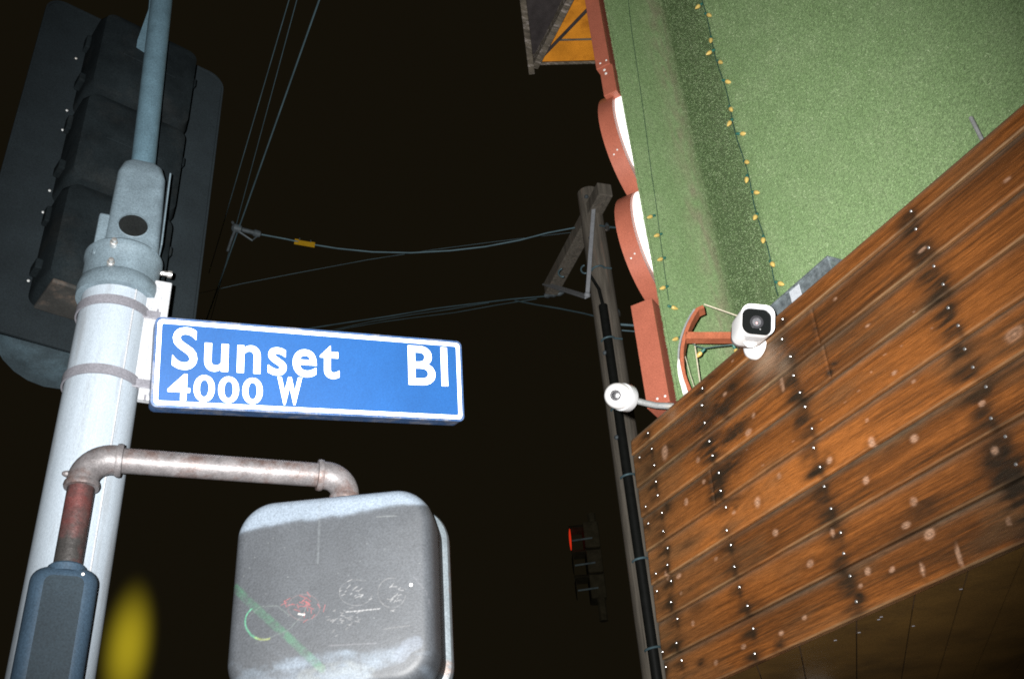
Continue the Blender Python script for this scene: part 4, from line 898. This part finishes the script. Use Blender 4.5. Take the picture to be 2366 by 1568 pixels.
span = [at(x, y, dj + (de - dj) * i / (len(kx) - 1)) for i, (x, y) in enumerate(kx)]
wire("sagging span wire with yellow tag between hanging hardware and utility pole", span, .0095)
for i in (4, 9):
    pass
cl = root("wire_hardware", "small tangle of clamps where the span wire meets the overhead wires", "clamp", jn)
mk("clamp_body", lathe(jn, nrm(span[1] - jn), [(.02, -.05), (.05, -.03), (.05, .05), (.028, .07), (.028, .20), (.045, .22), (.04, .28), (.015, .30)], 12), MT['hardware'], cl, smooth=True)
mk("clamp_tail", tube([jn - ZL * .02, jn + nrm(span[1] - jn) * .2 - ZL * .12, span[1]], .012, 6), MT['hardware'], cl)
mk("clamp_tail", tube([jn + ZL * .10 - rtU * .05, jn, jn - ZL * .16 - rtU * .04, jn - ZL * .32 - rtU * .07], .016, 6), MT['hardware'], cl)
dT = np.linalg.norm(span[3] - O); tc_ = at(704, 562, dT - .03); tdx = nrm(at(728, 566, dT) - at(682, 558, dT)); tdz = nrm(ZL - np.dot(ZL, tdx) * tdx)
tagm = root("wire_marker", "small yellow marker tag clipped on the sagging span wire", "tag", tc_)
hx = np.linalg.norm(at(728, 566, dT) - at(681, 558, dT)) / 2; hh = .040
mk("plate", prism([tc_ - tdx * hx + tdz * hh, tc_ - tdx * hx * .55 + tdz * hh, tc_ - tdx * hx * .5 + tdz * hh * .75, tc_ + tdx * hx * .5 + tdz * hh * .75, tc_ + tdx * hx * .55 + tdz * hh * .9, tc_ + tdx * hx + tdz * hh * .9, tc_ + tdx * hx - tdz * hh, tc_ - tdx * hx - tdz * hh], np.cross(tdx, tdz) * .004), MT['yellow'], tagm)
for s_ in (-.55, .55): mk("clip", tube([tc_ + tdx * hx * s_ + tdz * hh * .7, tc_ + tdx * hx * s_ + tdz * hh * 1.5], .008, 6), MT['hardware'], tagm)
i0 = at(1262, 684, np.linalg.norm(a1 - O))
def run(label, kx, d0, d1, r):
    return wire(label, [at(x, y, d0 + (d1 - d0) * i / (len(kx) - 1)) for i, (x, y) in enumerate(kx)], r)
D1 = np.linalg.norm(a1 - O)
run("wire sloping left from the crossarm end to behind the sign", [(1262, 684), (1180, 691), (1080, 703), (1000, 713), (900, 730), (800, 745), (690, 762)], D1, D1 + 2, .009)
run("fainter slack wire just under the crossarm wire above the sign", [(1240, 690), (1150, 704), (1050, 722), (960, 733), (880, 744), (800, 758), (730, 775)], D1, D1 + 2, .005)
run("second slack wire fanning down to the sign from the crossarm wire", [(1130, 699), (1040, 714), (950, 727), (860, 742), (760, 764), (700, 780)], D1 + .5, D1 + 2, .005)
run("very thin wire crossing under the tagged span wire", [(440, 682), (560, 655), (700, 628), (850, 600), (1000, 577), (1130, 560), (1345, 534)], 15, 15, .0035)
run("drooping cable loop below the crossarm beside the pole", [(1190, 694), (1240, 704), (1290, 712), (1350, 724), (1392, 735)], D1, 12.2, .010)
run("short wire from utility pole to red sign letters", [(1386, 521), (1412, 525), (1480, 530)], 12.4, 12.0, .012)
run("upper faint cable between utility pole and red letters", [(1425, 749), (1470, 752), (1530, 757)], 12.6, 12.6, .018)
run("lower faint cable between utility pole and red letters", [(1425, 762), (1475, 766), (1530, 770)], 12.9, 12.9, .010)
for x, y, d, lab in ((1403, 526, 12.2, "tiny bright clamp on the wire right of the pole top"), (1428, 725, 12.2, "tiny bright insulator right of the utility pole shaft")):
    p = at(x, y, d); o = root("insulator", lab, "insulator", p)
    mk("body", lathe(p - ZL * .03, ZL, [(.012, -.01), (.03, 0), (.034, .03), (.02, .05)], 12), MT['steel'], o, smooth=True)
    mk("cap", lathe(p + ZL * .02, ZL, [(.03, 0), (.022, .04), (.012, .05)], 12), MT['hardware'], o, smooth=True)

# ------------------------------------------------------------------ far traffic signal with a lit red lens
fs = at(1340, 1300, 12.0); fa = nrm(np.array([-1.0, -.03, 0])); fb = np.cross(ZL, fa)
far = root("traffic_signal", "distant traffic signal side-on with lit red lens left of the utility pole", "traffic signal", fs - ZL * .6)
for k, y in enumerate((1245, 1302, 1360)):
    c = at(1338 + 7 * k, y, 12.0); cs = c - fa * .05
    s_ = mk("housing_section", rbox(cs - fa * .09, fa, fb, ZL, .18, .30, .32, .02), MT['farblack'], far)
    lm = MT['redlens'] if k == 0 else MT['farblack']
    lp_ = at(1314 + 7 * k, y, 12.0)
    mk("lens", lathe(lp_ - fa * .02, fa, [(.13, 0), (.128, .004), (.08, .010), (.01, .012)], 24), lm, far, smooth=True)
    vz = [cs + fa * .0 + fb * .16 * math.cos(t_) + ZL * .16 * math.sin(t_) for t_ in np.linspace(rad(40), rad(140), 10)]
    mk("visor", loft([vz, [q + fa * .16 for q in vz], [q + fa * .16 + ZL * .004 for q in vz], [q + ZL * .004 for q in vz]], caps=False), MT['farblack'], far)
    mk("section_seam", rbox(at(1345 + 7 * k, y, 11.84), nrm(at(1370, 1240, 12) - at(1330, 1246, 12)), fb, ZL, .24, .012, .02, .003, 1), MT['farblack2'], far)
mk("mast_arm", tube([fs - fa * .2 - ZL * .7, fs - fa * .2 + ZL * .6], .05, 10), MT['farblack'], far)

# ------------------------------------------------------------------ amber street lamp low in the background
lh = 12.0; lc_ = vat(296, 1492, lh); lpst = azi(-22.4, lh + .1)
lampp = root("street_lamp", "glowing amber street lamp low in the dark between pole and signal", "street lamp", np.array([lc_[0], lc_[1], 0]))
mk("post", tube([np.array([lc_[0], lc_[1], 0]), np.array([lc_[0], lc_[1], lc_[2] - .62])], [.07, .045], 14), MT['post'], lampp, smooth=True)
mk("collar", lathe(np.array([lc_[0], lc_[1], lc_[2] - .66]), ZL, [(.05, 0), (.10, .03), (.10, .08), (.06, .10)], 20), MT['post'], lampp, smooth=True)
gm = bpy.data.materials.new("amber_halo_globe"); gm.use_nodes = True; t_ = gm.node_tree; t_.nodes.clear()
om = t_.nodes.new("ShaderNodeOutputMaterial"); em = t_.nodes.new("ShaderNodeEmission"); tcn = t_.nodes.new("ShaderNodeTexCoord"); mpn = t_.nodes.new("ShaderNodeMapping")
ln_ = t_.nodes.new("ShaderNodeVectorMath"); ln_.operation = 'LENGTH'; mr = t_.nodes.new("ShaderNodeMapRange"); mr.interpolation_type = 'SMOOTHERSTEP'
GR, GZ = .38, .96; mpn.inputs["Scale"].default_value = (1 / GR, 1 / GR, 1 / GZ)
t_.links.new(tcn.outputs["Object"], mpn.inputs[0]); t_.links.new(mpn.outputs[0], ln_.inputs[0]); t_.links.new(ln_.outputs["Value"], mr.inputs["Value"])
mr.inputs["From Min"].default_value = 0; mr.inputs["From Max"].default_value = 1; mr.inputs["To Min"].default_value = 1.55; mr.inputs["To Max"].default_value = 0  # emission graded outward, painting a soft halo into the globe's volume
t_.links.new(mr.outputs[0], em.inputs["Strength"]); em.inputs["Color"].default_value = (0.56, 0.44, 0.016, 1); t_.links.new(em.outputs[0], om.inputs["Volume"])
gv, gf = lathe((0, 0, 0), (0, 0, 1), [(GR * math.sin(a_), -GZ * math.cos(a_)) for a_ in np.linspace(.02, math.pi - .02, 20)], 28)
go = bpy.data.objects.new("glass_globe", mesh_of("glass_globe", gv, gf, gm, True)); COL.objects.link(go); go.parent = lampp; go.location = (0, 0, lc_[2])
